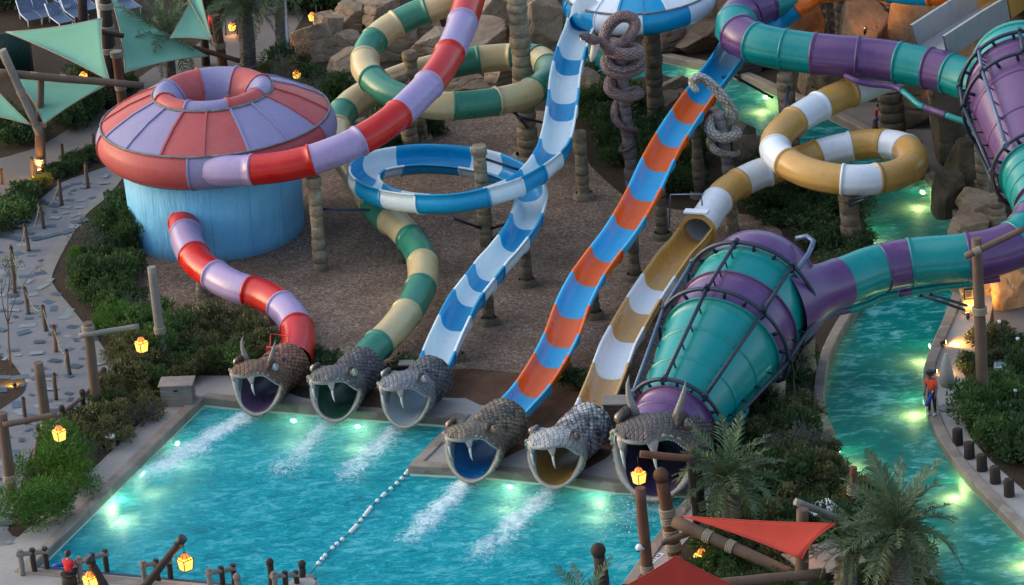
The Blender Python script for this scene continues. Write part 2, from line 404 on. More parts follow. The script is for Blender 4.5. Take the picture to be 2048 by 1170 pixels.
# ---- water
WZ, RZ = -.36, -.30
def watermat(name, deep, scat, sc, foam=False, turb=.5, rot=0.0, tint=(.45, .96, .86)):
    t = NT(name); co = t.coord(); n = t.n; l = t.l
    cm = t.mapping(co, (1, 1.9, 1), (0, 0, rot))
    w1 = t.noise(sc, 5, .62, cm, dist=.8); w2 = t.noise(sc*3.6, 4, .65, cm, dist=.6); w3 = t.noise(sc*.28, 3, .5, co)
    h = t.math('ADD', w1, t.math('MULTIPLY', w2, .5))
    bp = t.new('ShaderNodeBump'); bp.inputs['Strength'].default_value = .8 if foam else .4; bp.inputs['Distance'].default_value = .22; l.new(h, bp.inputs['Height'])
    # turbid body colour: follows the wave noise, bright ripple-crest streaks painted in
    cr = t.math('ADD', t.math('MULTIPLY', w1, .6), t.math('ADD', t.math('MULTIPLY', w2, .25), t.math('MULTIPLY', w3, .25)))
    body = t.ramp(cr, [(.42, deep), (.56, scat), (.69, tuple(lerp(a, b, .42) for a, b in zip(scat, (.32, .8, .85))))])
    tr = t.new('ShaderNodeBsdfTransparent'); tr.inputs[0].default_value = (*[x**.5 for x in tint], 1)
    df = t.new('ShaderNodeBsdfDiffuse'); tl = t.new('ShaderNodeBsdfTranslucent')
    l.new(body, df.inputs[0]); l.new(body, tl.inputs[0]); l.new(bp.outputs[0], df.inputs['Normal'])
    m1 = t.new('ShaderNodeMixShader'); m1.inputs[0].default_value = .06; l.new(df.outputs[0], m1.inputs[1]); l.new(tl.outputs[0], m1.inputs[2])
    m2 = t.new('ShaderNodeMixShader'); m2.inputs[0].default_value = turb; l.new(tr.outputs[0], m2.inputs[1]); l.new(m1.outputs[0], m2.inputs[2])
    last = m2
    gl = t.new('ShaderNodeBsdfGlossy'); gl.inputs['Color'].default_value = (.6, .92, 1, 1); gl.inputs['Roughness'].default_value = .12; l.new(bp.outputs[0], gl.inputs['Normal'])
    fr = t.new('ShaderNodeFresnel'); fr.inputs['IOR'].default_value = 1.30; l.new(bp.outputs[0], fr.inputs['Normal'])
    m3_ = t.new('ShaderNodeMixShader'); l.new(t.math('MULTIPLY', fr.outputs[0], .09), m3_.inputs[0]); l.new(last.outputs[0], m3_.inputs[1]); l.new(gl.outputs[0], m3_.inputs[2]); last = m3_
    if foam:
        at = t.new('ShaderNodeAttribute'); at.attribute_name = 'zone'
        cf = t.mapping(co, (1, 1, 1), (0, 0, rot))
        f1 = t.noise(2.2, 8, .8, cf, dist=1.8); f2 = t.noise(8, 5, .8, cf, dist=1.5)
        ff = t.math('ADD', t.math('MULTIPLY', f1, .62), t.math('MULTIPLY', f2, .38))
        # attribute 1 at the core of a jet, 0 away from it
        ff = t.math('ADD', t.math('MULTIPLY', t.math('SUBTRACT', ff, .5), 1.9), .5)
        th = t.math('SUBTRACT', t.math('ADD', ff, t.math('MULTIPLY', at.outputs['Fac'], .53)), .79)
        fac = t.math('MULTIPLY', th, 2.6); cl = t.new('ShaderNodeClamp'); l.new(fac, cl.inputs[0])
        fd = t.new('ShaderNodeBsdfDiffuse'); fd.inputs[0].default_value = (.80, .90, .94, 1)
        m4 = t.new('ShaderNodeMixShader'); l.new(t.math('MULTIPLY', cl.outputs[0], .92), m4.inputs[0]); l.new(last.outputs[0], m4.inputs[1]); l.new(fd.outputs[0], m4.inputs[2]); last = m4
    l.new(last.outputs[0], t.out.inputs['Surface']); return t.m
M['water'] = watermat('pool_water', (.0, .175, .25), (.0, .345, .43), 1.7, True, .945, R(-25))
M['rwater'] = watermat('river_water', (.0, .115, .12), (.0, .165, .168), 1.0, False, .91, R(30), (.62, 1, .66))
# whitewater trails: start pixel, end pixel, half widths in metres, strength
TRAILS = [((500,832),(300,950),.7,1.1,1.1,1.05),((655,848),(560,950),.6,1.1,1.0,.7),((795,860),(685,960),.6,1.1,1.05,.75),((930,970),(815,1085),.6,.95,1.15,.75),((1098,982),(955,1115),.6,1.0,1.15,.75),((1292,1000),(1215,1085),1.6,2.4,.80,.25),((560,930),(470,1050),1.2,3.5,.25,.0),((690,950),(600,1060),1.4,3.0,.28,.0)]
def build_water():
    x0 = min(p[0] for p in POOLW)-.6; x1 = max(p[0] for p in POOLW)+.6; y0 = max(min(p[1] for p in POOLW), -46)-.3; y1 = max(p[1] for p in POOLW)+.6
    st = .16; nx = int((x1-x0)/st); ny = int((y1-y0)/st)
    tr = []
    for a, b, w0, w1, s0, s1 in TRAILS:
        A = P(*a, WZ); B = P(*b, WZ); tr.append((A, B-A, (B-A).length, w0, w1, s0, s1))
    build_water.tr = tr
    rows = []; att = []
    for i in range(nx+1):
        r = []; ar = []
        for j in range(ny+1):
            x = x0+i*st; y = y0+j*st; f = 0.0
            for A, d, L, w0, w1, s0, s1 in tr:
                vx = x-A.x; vy = y-A.y; u = (vx*d.x+vy*d.y)/(L*L)
                if u < -.12 or u > 1.5: continue
                off = abs(vx*d.y-vy*d.x)/L; ww = lerp(w0, w1, max(0, min(1, u)))
                off += .5*ww*mnoise.noise(Vector((x*.9, y*.9, 3)))
                k = math.exp(-(off/ww)**2*1.1)*lerp(s0, s1, max(0, min(1.2, u)))
                k *= sstep(-.12, -.02, u)*(1-sstep(.85, 1.45, u))
                f = max(f, k)
            p = Vector((x*.55, y*.9, 0))
            z = WZ+.035*mnoise.noise(p)+.018*mnoise.noise(p*2.7)+f*(.10+.10*mnoise.noise(Vector((x*2.1, y*2.1, 9))))
            r.append((x, y, z)); ar.append(f)
        rows.append(r); att.append(ar)
    mb = MB(); mb.grid(rows, attr=att)
    o = mb.build('water', M['water']); o['kind'] = 'structure'
build_water()
def foam_spray():
    rng = random.Random(11); V = []; Fc = []
    for A, d, L, w0, w1, s0, s1 in build_water.tr[:6]:
        for _ in range(int(420*s0*(w0+w1)/2)):
            u = rng.random()**1.5*1.1-.06; n = Vector((-d.y, d.x, 0)).normalized(); ww = lerp(w0, w1, max(0, u))
            p = A+d*u+n*rng.gauss(0, .42)*ww; q = fbm(Vector((p.x, p.y, 2)), 1.4, 2)
            if rng.random() > lerp(s0, s1*.6, max(0, u))*.8+q: continue
            p.z = WZ+.06+rng.random()**2*.22*(1-.6*max(0, u)); r = rng.uniform(.012, .036); b = len(V)
            for k in range(4): V.append(p+Vector((rng.gauss(0, 1), rng.gauss(0, 1), rng.gauss(0, .7))).normalized()*r)
            Fc += [(b, b+1, b+2), (b, b+2, b+3), (b, b+3, b+1), (b+1, b+3, b+2)]
    me = bpy.data.meshes.new('foam'); me.from_pydata([tuple(v) for v in V], [], Fc); me.materials.append(plain('white_foam', (.82, .90, .93), .6)); o = bpy.data.objects.new('foam', me); COL.objects.link(o)
    tagp(o, 'white spray and foam thrown up where the snakes spout into the pool', None, None, 'stuff')
foam_spray()
sheet('river_water', RIVW, [], RZ, M['rwater'])
# ---- path inlays: blue-grey and pale mosaic slabs let into the paving
def inlays():
    rng = random.Random(3); mb = MB(); done = []
    cs = [(60,520),(100,690),(85,905),(40,430),(60,620),(120,800),(160,345+40),(30,760-40),(20,560),(95,770),(45,855),(130,420),(10,640),(70,450),(110,850),(35,940),(20,1010)]
    def slab(c, ang, l, wd, mi, z=.020):
        u = Vector((math.cos(ang), math.sin(ang), 0)); v = Vector((-u.y, u.x, 0))
        q = [c+u*a*l/2*rng.uniform(.85, 1.1)+v*b*wd/2*rng.uniform(.85, 1.1) for a, b in ((-1, -1), (1, -1), (1, 1), (-1, 1))]
        mb.add([(p.x, p.y, z) for p in q], [(0, 1, 2, 3)], mi, False)
    for k, (px, py) in enumerate(cs):
        c = P(px, py); a0 = rng.uniform(0, 6)
        for rr, n, l, wd in ((.42, 5, .42, .20), (1.0, 9, .50, .28), (1.75, 11, .72, .38)):
            span = rng.uniform(2.6, 4.6)
            for i in range(n):
                if rng.random() < .22: continue
                a = a0+span*i/n
                p = c+Vector((math.cos(a), math.sin(a), 0))*rr*rng.uniform(.92, 1.08)
                x, y = proj(p)
                if not inpoly(p.x, p.y, PATHW): continue
                if any((p-d_).length < lim+.18 for d_, lim in done for lim in (max(lim, l*.55),)): continue
                done.append((p, l*.55)); slab(p, a+math.pi/2, l*rng.uniform(.6, 1.1), wd*rng.uniform(.7, 1.2), rng.choice((0, 0, 0, 1, 1, 2, 2)), .020+.0002*len(done))
    xs = [p[0] for p in PATHW]; ys = [p[1] for p in PATHW]
    for _ in range(900):
        p = Vector((rng.uniform(max(min(xs), -24), max(xs)), rng.uniform(-22, max(ys)), 0))
        if not inpoly(p.x, p.y, PATHW) or any((p-d_).length < l_+.36 for d_, l_ in done): continue
        l = rng.uniform(.22, .6); done.append((p, l*.55)); slab(p, rng.uniform(0, 3.14), l, l*rng.uniform(.4, .7), rng.choice((0, 0, 1, 2)), .020+.0002*len(done))
        if len(done) > 330: break
    o = mb.build('path_inlay', [M['slate'], M['slate2'], M['slate3']]); o['kind'] = 'structure'
PATHW = [P2(*q) for q in PATH]
M['slate'] = plain('slate_slab', (.045, .08, .12), .6, (3, .3)); M['slate2'] = plain('dark_slab', (.03, .05, .08), .6, (3, .3)); M['slate3'] = plain('pale_slab', (.19, .21, .215), .6, (3, .2))
inlays()
# ================================================================== SLIDES
def spline(ctrl, n=8):
    """ctrl: list of (Vector, extra dict/val). returns samples (pos, t) with t in control units"""
    out = []; m = len(ctrl)
    for i in range(m-1):
        p0 = ctrl[max(i-1, 0)]; p1 = ctrl[i]; p2 = ctrl[i+1]; p3 = ctrl[min(i+2, m-1)]
        if i == 0: p0 = p1*2-p2
        if i == m-2: p3 = p2*2-p1
        for k in range(n):
            t = k/n
            out.append((.5*((2*p1)+(-p0+p2)*t+(2*p0-5*p1+4*p2-p3)*t*t+(-p0+3*p1-3*p2+p3)*t**3), i+t))
    out.append((ctrl[-1].copy(), float(m-1))); return out
def frames(samples, bank=None):
    fr = []; m = len(samples)
    for i in range(m):
        d = (samples[min(i+1, m-1)][0]-samples[max(i-1, 0)][0]).normalized()
        r = d.cross(Vector((0, 0, 1))).normalized(); u = r.cross(d)
        if bank is not None:
            b = bank(samples[i][1]); r2 = r*math.cos(b)+u*math.sin(b); u = u*math.cos(b)-r*math.sin(b); r = r2
        fr.append((d, r, u))
    return fr
def sections(samples, cols):
    """split samples into runs of one colour; colour of control k holds within +-.5 of it"""
    runs = []; cur = None
    for i, (p, t) in enumerate(samples):
        c = cols[min(len(cols)-1, int(t+.5))]
        if c != cur:
            if runs: runs[-1][2] = i
            runs.append([c, i, i]); cur = c
        runs[-1][2] = i
    return runs
def tube_slide(root, pts, rad, mats, n=8, nseg=36, ridge=(100, 260), radf=None, name='tube_section', flange=.05, mid=False):
    W = [P(a, b, z) for a, b, z, c in pts]; cols = [c for *_, c in pts]
    S = spline(W, n); Fm = frames(S); out = []
    ridx = {int(round(a/360*nseg)) % nseg for a in ridge}
    for c, i0, i1 in sections(S, cols):
        mb = MB(); rows = []
        def ring(i, k, off=0.0):
            p = S[i][0]; d, r, u = Fm[i]; rr = (radf(S[i][1]) if radf else rad)
            return [p+d*off+(r*math.sin(2*math.pi*j/nseg)+u*math.cos(2*math.pi*j/nseg))*(rr*k*(1.07 if j in ridx and k <= 1.0 else 1)) for j in range(nseg)]
        if flange:
            fl = 1+flange*.6/rad*1.4
            rows += [ring(i0, .99, -.05), ring(i0, fl, -.05), ring(i0, fl, .05), ring(i0, 1.0, .055)]
        else: rows.append(ring(i0, 1))
        for i in range(i0+1, i1+1):
            rows.append(ring(i, 1.0))
            if mid and abs(S[i][1] % 1.0-.5) < .01 and i1-i > 2 and i-i0 > 2:
                rows += [ring(i, 1.0, .03), ring(i, 1.06, .03), ring(i, 1.06, .10), ring(i, 1.0, .10)]
        mb.grid(rows, close=True)
        o = mb.build(name, mats[c], root)
        out.append(o)
    return S, Fm, out
def trough_slide(root, pts, rad, mats, n=8, wall=.18, bank=None, name='trough_section', depth=.86, brks=None, seq=None):
    W = [P(a, b, z) for a, b, z, c in pts]; cols = [c for *_, c in pts]
    S = spline(W, n); Fm = frames(S, bank)
    # closed profile: inside (left lip -> floor -> right lip) and outside back
    prof = []
    na = 14
    def shell(k, up):
        q = [(-rad*k*1.02, up)]
        for a in range(na+1):
            th = math.pi*(1-a/na); x = math.cos(th); y = -math.sin(th)
            e = .72; x = math.copysign(abs(x)**e, x); y = -abs(y)**.9
            q.append((rad*k*x, rad*depth*k*y))
        q.append((rad*k*1.02, up)); return q
    ins = shell(1.0, wall); outp = shell(1.09, wall-.05)
    runs = None
    if brks:
        cut = [0]
        for bx, by in brks:
            cut.append(min(range(len(S)), key=lambda i: (proj(S[i][0])[0]-bx)**2+(proj(S[i][0])[1]-by)**2))
        cut.append(len(S)-1); runs = [[c, cut[i], cut[i+1]] for i, c in enumerate(seq)]
    prof = ins+[(rad*1.20, wall+.015), (rad*1.20, wall-.05)]+outp[::-1]+[(-rad*1.20, wall-.05), (-rad*1.20, wall+.015)]
    out = []
    for c, i0, i1 in (runs or sections(S, cols)):
        mb = MB(); rows = []
        for i in range(i0, i1+1):
            p = S[i][0]; d, r, u = Fm[i]
            rows.append([p+r*x+u*y for x, y in prof])
        # joint flange under the shell at the start of the section
        mb.grid(rows, close=True, smooth=True)
        e = MB(); p = S[i0][0]; d, r, u = Fm[i0]
        fl = [[p+d*o+r*x*k+u*(y*k if y < 0 else y-.03) for x, y in outp] for o, k in ((-.04, 1.0), (-.04, 1.09), (.04, 1.09), (.04, 1.0))]
        mb.grid(fl, smooth=False)
        o = mb.build(name, mats[c], root); out.append(o)
        me = o.data
    return S, Fm, out
def slide_root(px, py, label, cat='water slide', group='water slides'):
    p = P(px, py, 0); return empty('water_slide', p, label, cat, group)
for k in ('red', 'lilac', 'green', 'cream', 'blue', 'ice', 'white', 'orange', 'sky', 'gold', 'teal', 'purple'): pass

# ---- bowl slide: red and lilac
def revolve(mb, c, prof, a0, a1, n=8, mi=0, smooth=True):
    rows = []
    for r, z in prof:
        rows.append([c+Vector((r*math.sin(lerp(a0, a1, j/n)), -r*math.cos(lerp(a0, a1, j/n)), z)) for j in range(n+1)])
    return mb.grid(rows, mi=mi, smooth=smooth, flip=True)
BC = P(437, 461, 0)
bowl = empty('bowl_slide', BC, 'huge red and lilac bowl slide on a blue drum with a long entry tube', 'water slide', 'water slides')
def arc(r0, z0, rr, a0, a1, n): return [(r0+rr*math.sin(R(lerp(a0, a1, i/n))), z0+rr*math.cos(R(lerp(a0, a1, i/n)))) for i in range(n+1)]
def build_bowl(root, c, k, secs_top, secs_rim, matA, matB, off=0.0, hub=True):
    top = [(4.62*k, 5.02*k), (4.2*k, 5.30*k), (3.4*k, 5.74*k), (2.42*k, 6.13*k)]
    for i, (a, b, m) in enumerate(secs_top):
        mb = MB(); a, b = R(a)+off, R(b)+off; mid = (a+b)/2
        revolve(mb, c, top, a, b, 10)
        for e in (a, mid):   # raised ribs
            rib = [[c+Vector((r*math.sin(e+da), -r*math.cos(e+da), z+dz)) for da, dz in ((-.045/r, -.02), (-.045/r, .07), (.045/r, .07), (.045/r, -.02))] for r, z in top]
            mb.grid(rib, smooth=False)
        if hub:
            pf = [(2.40*k, 6.08*k), (2.39*k, 6.2*k), (2.31*k, 6.32*k), (2.17*k, 6.41*k), (2.0*k, 6.43*k), (1.82*k, 6.38*k), (1.62*k, 6.22*k), (1.42*k, 5.95*k), (1.27*k, 5.6*k), (1.17*k, 5.2*k), (1.10*k, 4.8*k), (1.05*k, 4.2*k)]
            h = MB(); revolve(h, c, pf, a, b, 10)
            rib = [[c+Vector((r*math.sin(a+da), -r*math.cos(a+da), z))+Vector(((r-1.75*k)*.16*dz*math.sin(a)*8, -(r-1.75*k)*.16*dz*math.cos(a)*8, dz)) for da, dz in ((-.04/r, -.02), (-.04/r, .06), (.04/r, .06), (.04/r, -.02))] for r, z in pf[1:9]]
            h.grid(rib, smooth=False)
        o = mb.build('roof_panel', m, root)
        if hub: h.build('throat_panel', (matA if m is matB else matB) if matA else m, root)
    mb = MB(); pts = [c+Vector((2.44*k*math.sin(a), -2.44*k*math.cos(a), 6.16*k)) for a in [2*math.pi*i/64 for i in range(65)]]
    mb.tube(pts, .055, 6); mb.build('throat_ring', M['greystone'], root)
    mb = MB(); pts = [c+Vector((4.63*k*math.sin(a), -4.63*k*math.cos(a), 5.05*k)) for a in [2*math.pi*i/80 for i in range(81)]]
    mb.tube(pts, .05, 6); mb.build('rim_seam', M['greystone'], root)
    rim = [(4.60*k, 5.02*k)]+arc(4.02*k, 4.36*k, .86*k, 40, 168, 12)+[(3.9*k, 3.40*k)]
    for a, b, m in secs_rim:
        mb = MB(); a, b = R(a)+off, R(b)+off; revolve(mb, c, rim, a, b, 14)
        rib = [[c+Vector((r*math.sin(a+da), -r*math.cos(a+da), z))+Vector(((r-4.02*k)*dz*math.sin(a), -(r-4.02*k)*dz*math.cos(a), (z-4.36*k)*dz)) for da, dz in ((-.008, -.02), (-.008, .06), (.008, .06), (.008, -.02))] for r, z in rim]
        mb.grid(rib, smooth=False); mb.build('rim_section', m, root)
br, bl_ = M['bowl_red'], M['bowl_lilac']
b0 = -26.5
tops = [(b0+45*i, b0+45*(i+1), br if i % 2 == 0 else bl_) for i in range(8)]
rims = [(-78, -12, br), (-12, 18.5, bl_), (18.5, 66, br), (66, 111, bl_), (111, 156, br), (156, 201, bl_), (201, 246, br), (246, 282, bl_)]
build_bowl(bowl, BC+Vector((.34, 0, -.14)), 1.03, tops, rims, br, bl_)
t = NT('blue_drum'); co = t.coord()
n1 = t.noise(.7, 5, .6, co); n2 = t.noise(2.5, 4, .7, t.mapping(co, (1.2, 1.2, .2))); sp = t.voro(1.9, co)
col = t.mix(t.ramp(n1, [(.3, 0), (.7, 1)]), (.13, .42, .70), (.19, .50, .76)); col = t.mix(t.ramp(n2, [(.5, 0), (.75, .35)]), col, (.07, .27, .56)); col = t.mix(t.ramp(sp, [(.05, .6), (.07, 0)]), col, (.02, .06, .12))
sx = t.new('ShaderNodeSeparateXYZ'); t.l.new(co, sx.inputs[0])
ang = t.math('FRACT', t.math('MULTIPLY', t.math('ARCTAN2', t.math('SUBTRACT', sx.outputs[0], BC.x), t.math('SUBTRACT', sx.outputs[1], BC.y)), 14/6.2832))
col = t.mix(t.ramp(ang, [(.0, .55), (.02, 0), (.98, 0), (1, .55)]), col, (.05, .2, .42))
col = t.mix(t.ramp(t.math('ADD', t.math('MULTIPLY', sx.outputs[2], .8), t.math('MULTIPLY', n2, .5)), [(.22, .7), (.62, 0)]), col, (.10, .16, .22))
t.bump(t.math('ADD', n2, t.math('MULTIPLY', n1, .6)), .6, .16); M['drum'] = t.fin(col, .6, .3)
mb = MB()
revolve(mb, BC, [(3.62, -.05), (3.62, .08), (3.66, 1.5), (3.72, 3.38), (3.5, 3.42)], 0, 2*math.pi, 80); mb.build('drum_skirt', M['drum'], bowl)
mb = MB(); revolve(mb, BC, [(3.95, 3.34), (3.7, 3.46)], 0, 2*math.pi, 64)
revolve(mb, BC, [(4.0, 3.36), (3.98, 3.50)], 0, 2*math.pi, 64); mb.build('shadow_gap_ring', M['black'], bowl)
rl = {'r': M['red'], 'l': M['lilac']}
tube_slide(bowl, [(985,-150,7.4,'l'),(955,-60,7.1,'l'),(934,14,6.8,'r'),(914,74,6.5,'l'),(880,140,6.2,'r'),(829,199,5.9,'l'),(759,258,5.5,'r'),(672,303,5.05,'l'),(567,333,4.65,'r'),(447,341,4.42,'l'),(372,326,4.38,'l')], .63, rl)
tube_slide(bowl, [(368,446,1.68,'r'),(371,460,1.62,'r'),(374,476,1.55,'l'),(381,497,1.46,'l'),(403,532,1.36,'r'),(465,571,1.2,'l'),(538,596,1.1,'r'),(583,634,.98,'l'),(598,680,.86,'r'),(590,722,.76,'r')], .64, rl)
mb = MB(); mb.box(P(560,697,1.45), (1.05,.2,.16), rot=Matrix.Rotation(R(-8), 3, 'Z'), bev=.02); mb.tube([P(541,690,1.5), P(541,668,1.6), P(577,672,1.6), P(577,690,1.5)], .03, 6); mb.build('maintenance_gate', M['red'], bowl)

# ---- green and cream tube
gr = slide_root(850, 600, 'long green and cream tube slide looping behind the red tube')
gc = {'g': M['green'], 'c': M['cream']}
tube_slide(gr, [(985,-50,6.9,'g'),(935,-20,6.5,'c'),(884,8,6.1,'c'),(822,33,5.7,'g'),(768,63,5.3,'c'),(736,99,4.95,'g'),(732,138,4.65,'c'),(765,176,4.4,'g'),(812,199,4.2,'g'),(872,211,4.0,'c'),(947,209,3.85,'g'),(1035,194,3.7,'c'),(1083,170,3.55,'g'),(1098,146,3.42,'g'),(1090,125,3.35,'c'),(1058,114,3.28,'g'),(988,116,3.18,'c'),(925,125,3.1,'g'),(845,142,3.0,'c'),(762,172,2.85,'c'),(703,206,2.65,'c'),(678,240,2.45,'g'),(674,275,2.3,'c'),(690,312,2.15,'g'),(708,340,2.0,'c'),(738,392,1.7,'c'),(764,428,1.58,'g'),(801,456,1.5,'c'),(838,503,1.35,'g'),(846,551,1.25,'c'),(830,601,1.15,'g'),(795,650,1.05,'c'),(772,675,.98,'c'),(742,703,.9,'g'),(724,727,.82,'g')], .60, gc)

# ---- blue and white open slide
bw = slide_root(960, 600, 'blue and white open slide with a flat round loop in the middle')
bi = {'b': M['blue'], 'w': M['ice'], 'x': M['white']}
def bank_bw(t):
    # lean into the loop: control indices 8..20
    return -R(20)*sstep(8, 11, t)*(1-sstep(22, 25, t))
trough_slide(bw, [(1168,32,5.9,'b'),(1163,58,5.6,'w'),(1151,88,5.2,'w'),(1141,117,4.9,'b'),(1134,146,4.68,'w'),(1130,172,4.5,'w'),(1127,205,4.3,'b'),(1122,240,4.12,'w'),(1116,272,4.0,'w'),(1106,303,3.86,'b'),(1084,332,3.7,'w'),(1050,358,3.56,'b'),(1006,378,3.44,'w'),(938,396,3.28,'b'),(880,402,3.18,'b'),(810,398,3.08,'w'),(756,385,2.99,'b'),(727,364,2.91,'w'),(733,343,2.85,'b'),(768,328,2.8,'w'),(835,319,2.74,'b'),(900,321,2.7,'b'),(960,329,2.66,'w'),(1010,344,2.62,'b'),(1048,368,2.58,'b'),(1063,395,2.54,'w'),(1060,420,2.5,'w'),(1045,459,2.4,'b'),(1010,506,2.2,'w'),(988,530,2.1,'w'),(971,553,2.0,'b'),(952,577,1.87,'w'),(926,613,1.66,'b'),(898,670,1.32,'w'),(886,697,1.17,'w'),(873,729,.98,'b'),(862,752,.86,'b')], .56, bi, bank=bank_bw, wall=.26)
# enclosed bowl overhead, only its near half inside the frame
c = P(1296, 262, 0)
off = c.copy(); k = .68
bb = empty('bowl_slide', off, 'blue and white striped bowl slide cut by the top edge, above the pink snake', 'water slide', 'water slides')
tb = [(-60+40*i, -60+40*(i+1), M['blue'] if i % 2 else M['white']) for i in range(9)]
lift = Vector((0, 0, 3.0))
build_bowl(bb, off+lift, k, tb, [(-78+39*i, -78+39*(i+1), M['white'] if i % 2 else M['blue']) for i in range(9)] + [(273, 282, M['blue'])], None, None)
mb = MB(); revolve(mb, off+lift, [(2.62, 2.3), (1.6, 1.9), (.6, 1.8)], 0, 2*math.pi, 40); mb.build('bowl_underside', M['blue'], bb)
mb = MB(); q = P(1166, 40, 6.0); rows = []
mb2 = MB()
for i in range(2):
    pp = [P(1172, 22, 6.35), P(1164, 52, 5.75)][i]
    rows.append([pp+Vector((.62*math.cos(a), 0, .66*math.sin(a))) for a in [math.pi*j/16 for j in range(17)]])
mb.grid(rows); mb.build('outlet_hood', M['white'], bb)

# ---- orange and blue open slide
ob = slide_root(1180, 620, 'orange and sky blue open slide running straight down into the fourth snake')
oc = {'o': M['orange'], 's': M['sky'], 'b': M['blue']}
trough_slide(ob, [(x, y, z, 's') for x, y, z in ((1486,66,4.9),(1456,117,4.8),(1421,163,4.55),(1387,209,4.12),(1350,264,3.72),(1317,322,3.3),(1284,392,2.88),(1246,458,2.5),(1207,510,2.22),(1175,555,1.96),(1147,610,1.67),(1126,668,1.4),(1099,722,1.17),(1064,776,1.0),(1030,814,.9),(1008,838,.84))], .60, oc, n=12, wall=.12,
    brks=[(1403,188),(1377,225),(1345,273),(1317,325),(1291,380),(1258,440),(1213,503),(1178,552),(1145,616),(1124,674),(1104,714),(1066,773)], seq='bosososososos')
mb = MB(); rows = []
for pp in (P(1478, 78, 4.85), P(1458, 112, 4.8)):
    rows.append([pp+Vector((.68*math.cos(a), -.15, .75*math.sin(a))) for a in [math.pi*j/14 for j in range(15)]])
mb.grid(rows); mb.build('start_hood', M['blue'], ob)

# ---- gold and white tube, open lower down
gw = slide_root(1300, 650, 'gold and white tube slide with a round loop, open lower down')
gg = {'g': M['gold'], 'w': M['white']}
S, Fm, _ = tube_slide(gw, [(1850,118,4.3,'w'),(1792,146,4.2,'w'),(1731,172,4.1,'w'),(1669,197,4.0,'g'),(1611,228,3.88,'w'),(1570,257,3.76,'g'),(1551,284,3.66,'g'),(1558,312,3.55,'w'),(1600,339,3.42,'g'),(1655,355,3.3,'g'),(1717,360,3.18,'w'),(1785,352,3.02,'g'),(1822,333,2.9,'g'),(1822,308,2.77,'g'),(1796,292,2.68,'w'),(1738,288,2.55,'g'),(1664,301,2.4,'w'),(1608,318,2.25,'g'),(1560,335,2.1,'g'),(1508,352,1.98,'w'),(1452,384,1.82,'g'),(1420,425,1.68,'w'),(1396,462,1.56,'w')], .62, gg)
mb = MB(); p0 = P(1396, 462, 1.56); dd = (p0-P(1420, 425, 1.68)).normalized(); rr = dd.cross(Vector((0, 0, 1))).normalized(); uu = rr.cross(dd)
rows = [[p0+dd*o+(rr*math.sin(2*math.pi*j/32)+uu*math.cos(2*math.pi*j/32))*k for j in range(32)] for o, k in ((-.02, .62), (.0, .78), (.10, .78), (.10, .60), (-.3, .58))]
mb.grid(rows, close=True, smooth=False); mb.build('tube_mouth', M['gold'], gw)
mb = MB(); mb.box(p0+uu*.86, (1.0, .35, .10), rot=Matrix((rr, dd, uu)).transposed(), bev=.02); mb.build('mouth_cap', M['white'], gw)
mb = MB(); a = p0+uu*.9; mb.tube([a-rr*.1-dd*.5, a-rr*.1-dd*.5+Vector((0, 0, .5)), a+rr*1.2-dd*.5+Vector((0, 0, .4)), a+rr*1.25-dd*.2-Vector((0, 0, .9))], .035, 6); mb.build('guard_rail', M['steel2'], gw)
trough_slide(gw, [(1393,464,1.55,'g'),(1374,489,1.46,'g'),(1352,512,1.4,'g'),(1332,540,1.32,'g'),(1304,580,1.2,'w'),(1272,632,1.08,'g'),(1241,688,.98,'w'),(1231,712,.94,'w'),(1214,758,.90,'g'),(1201,790,.86,'g'),(1188,820,.82,'w'),(1176,845,.80,'w')], .60, gg, wall=.20)
# wide upper chute at the right edge of the frame
M['shadedwhite'] = glassfibre('shaded_white', (.33, .33, .35), .5)  # white fibreglass darkened, the chute's shade painted into its colour
mb = MB(); C0 = P(2075, -45, 7.2); C1 = P(1985, 15, 6.6); C2 = P(1935, 45, 6.3); C3 = P(1862, 92, 5.8)
def chute(a, b, mat):
    d = (b-a).normalized(); r = d.cross(Vector((0, 0, 1))).normalized(); u = r.cross(d); m = MB()
    pf = [(-.95, .75), (-.9, -.25), (-.6, -.4), (.6, -.4), (.9, -.25), (.95, .75), (1.08, .75), (1.02, -.3), (.65, -.5), (-.65, -.5), (-1.02, -.3), (-1.08, .75)]
    m.grid([[p+r*x+u*y for x, y in pf] for p in (a, b)], close=True, smooth=False); return m.build('chute_section', mat, gw)
chute(C0, C1, M['gold']); chute(C1, C2, M['shadedwhite']); chute(C2, C3, M['shadedwhite'])

# ---- purple and teal raft slide
pt = empty('water_slide', P(1480, 800, 0), 'giant purple and teal raft slide with two funnels in dark steel frames', 'water slide', 'water slides')
tp = {'t': M['teal'], 'p': M['purple']}
tube_slide(pt, [(1680,-70,6.7,'t'),(1610,-32,6.6,'p'),(1560,-8,6.5,'t'),(1512,12,6.35,'p'),(1480,34,6.2,'p'),(1473,60,6.05,'t'),(1492,78,5.95,'p'),(1535,92,5.85,'t'),(1600,103,5.7,'t'),(1664,110,5.6,'p'),(1760,119,5.4,'p'),(1830,131,5.25,'t'),(1882,142,5.15,'p'),(1918,153,5.05,'t'),(1965,170,4.95,'t')], .86, tp, nseg=44, ridge=(96, 264), mid=True)
def drain(pts, rad, name):
    W = [P(a, b, z) for a, b, z, c in pts]; S = spline(W, 6)
    for c, i0, i1 in sections(S, [p[3] for p in pts]):
        mb = MB(); mb.tube([S[i][0] for i in range(i0, i1+1)], rad, 12)
        mb.build(name, tp[c], pt)
drain([(1690,150,5.0,'p'),(1714,162,4.85,'p'),(1741,168,4.7,'p'),(1790,174,4.6,'p'),(1816,191,4.45,'t'),(1837,209,4.3,'t'),(1862,219,4.2,'p'),(1881,226,4.15,'p'),(1909,236,4.05,'t'),(1950,250,3.9,'t')], .13, 'drain_pipe')
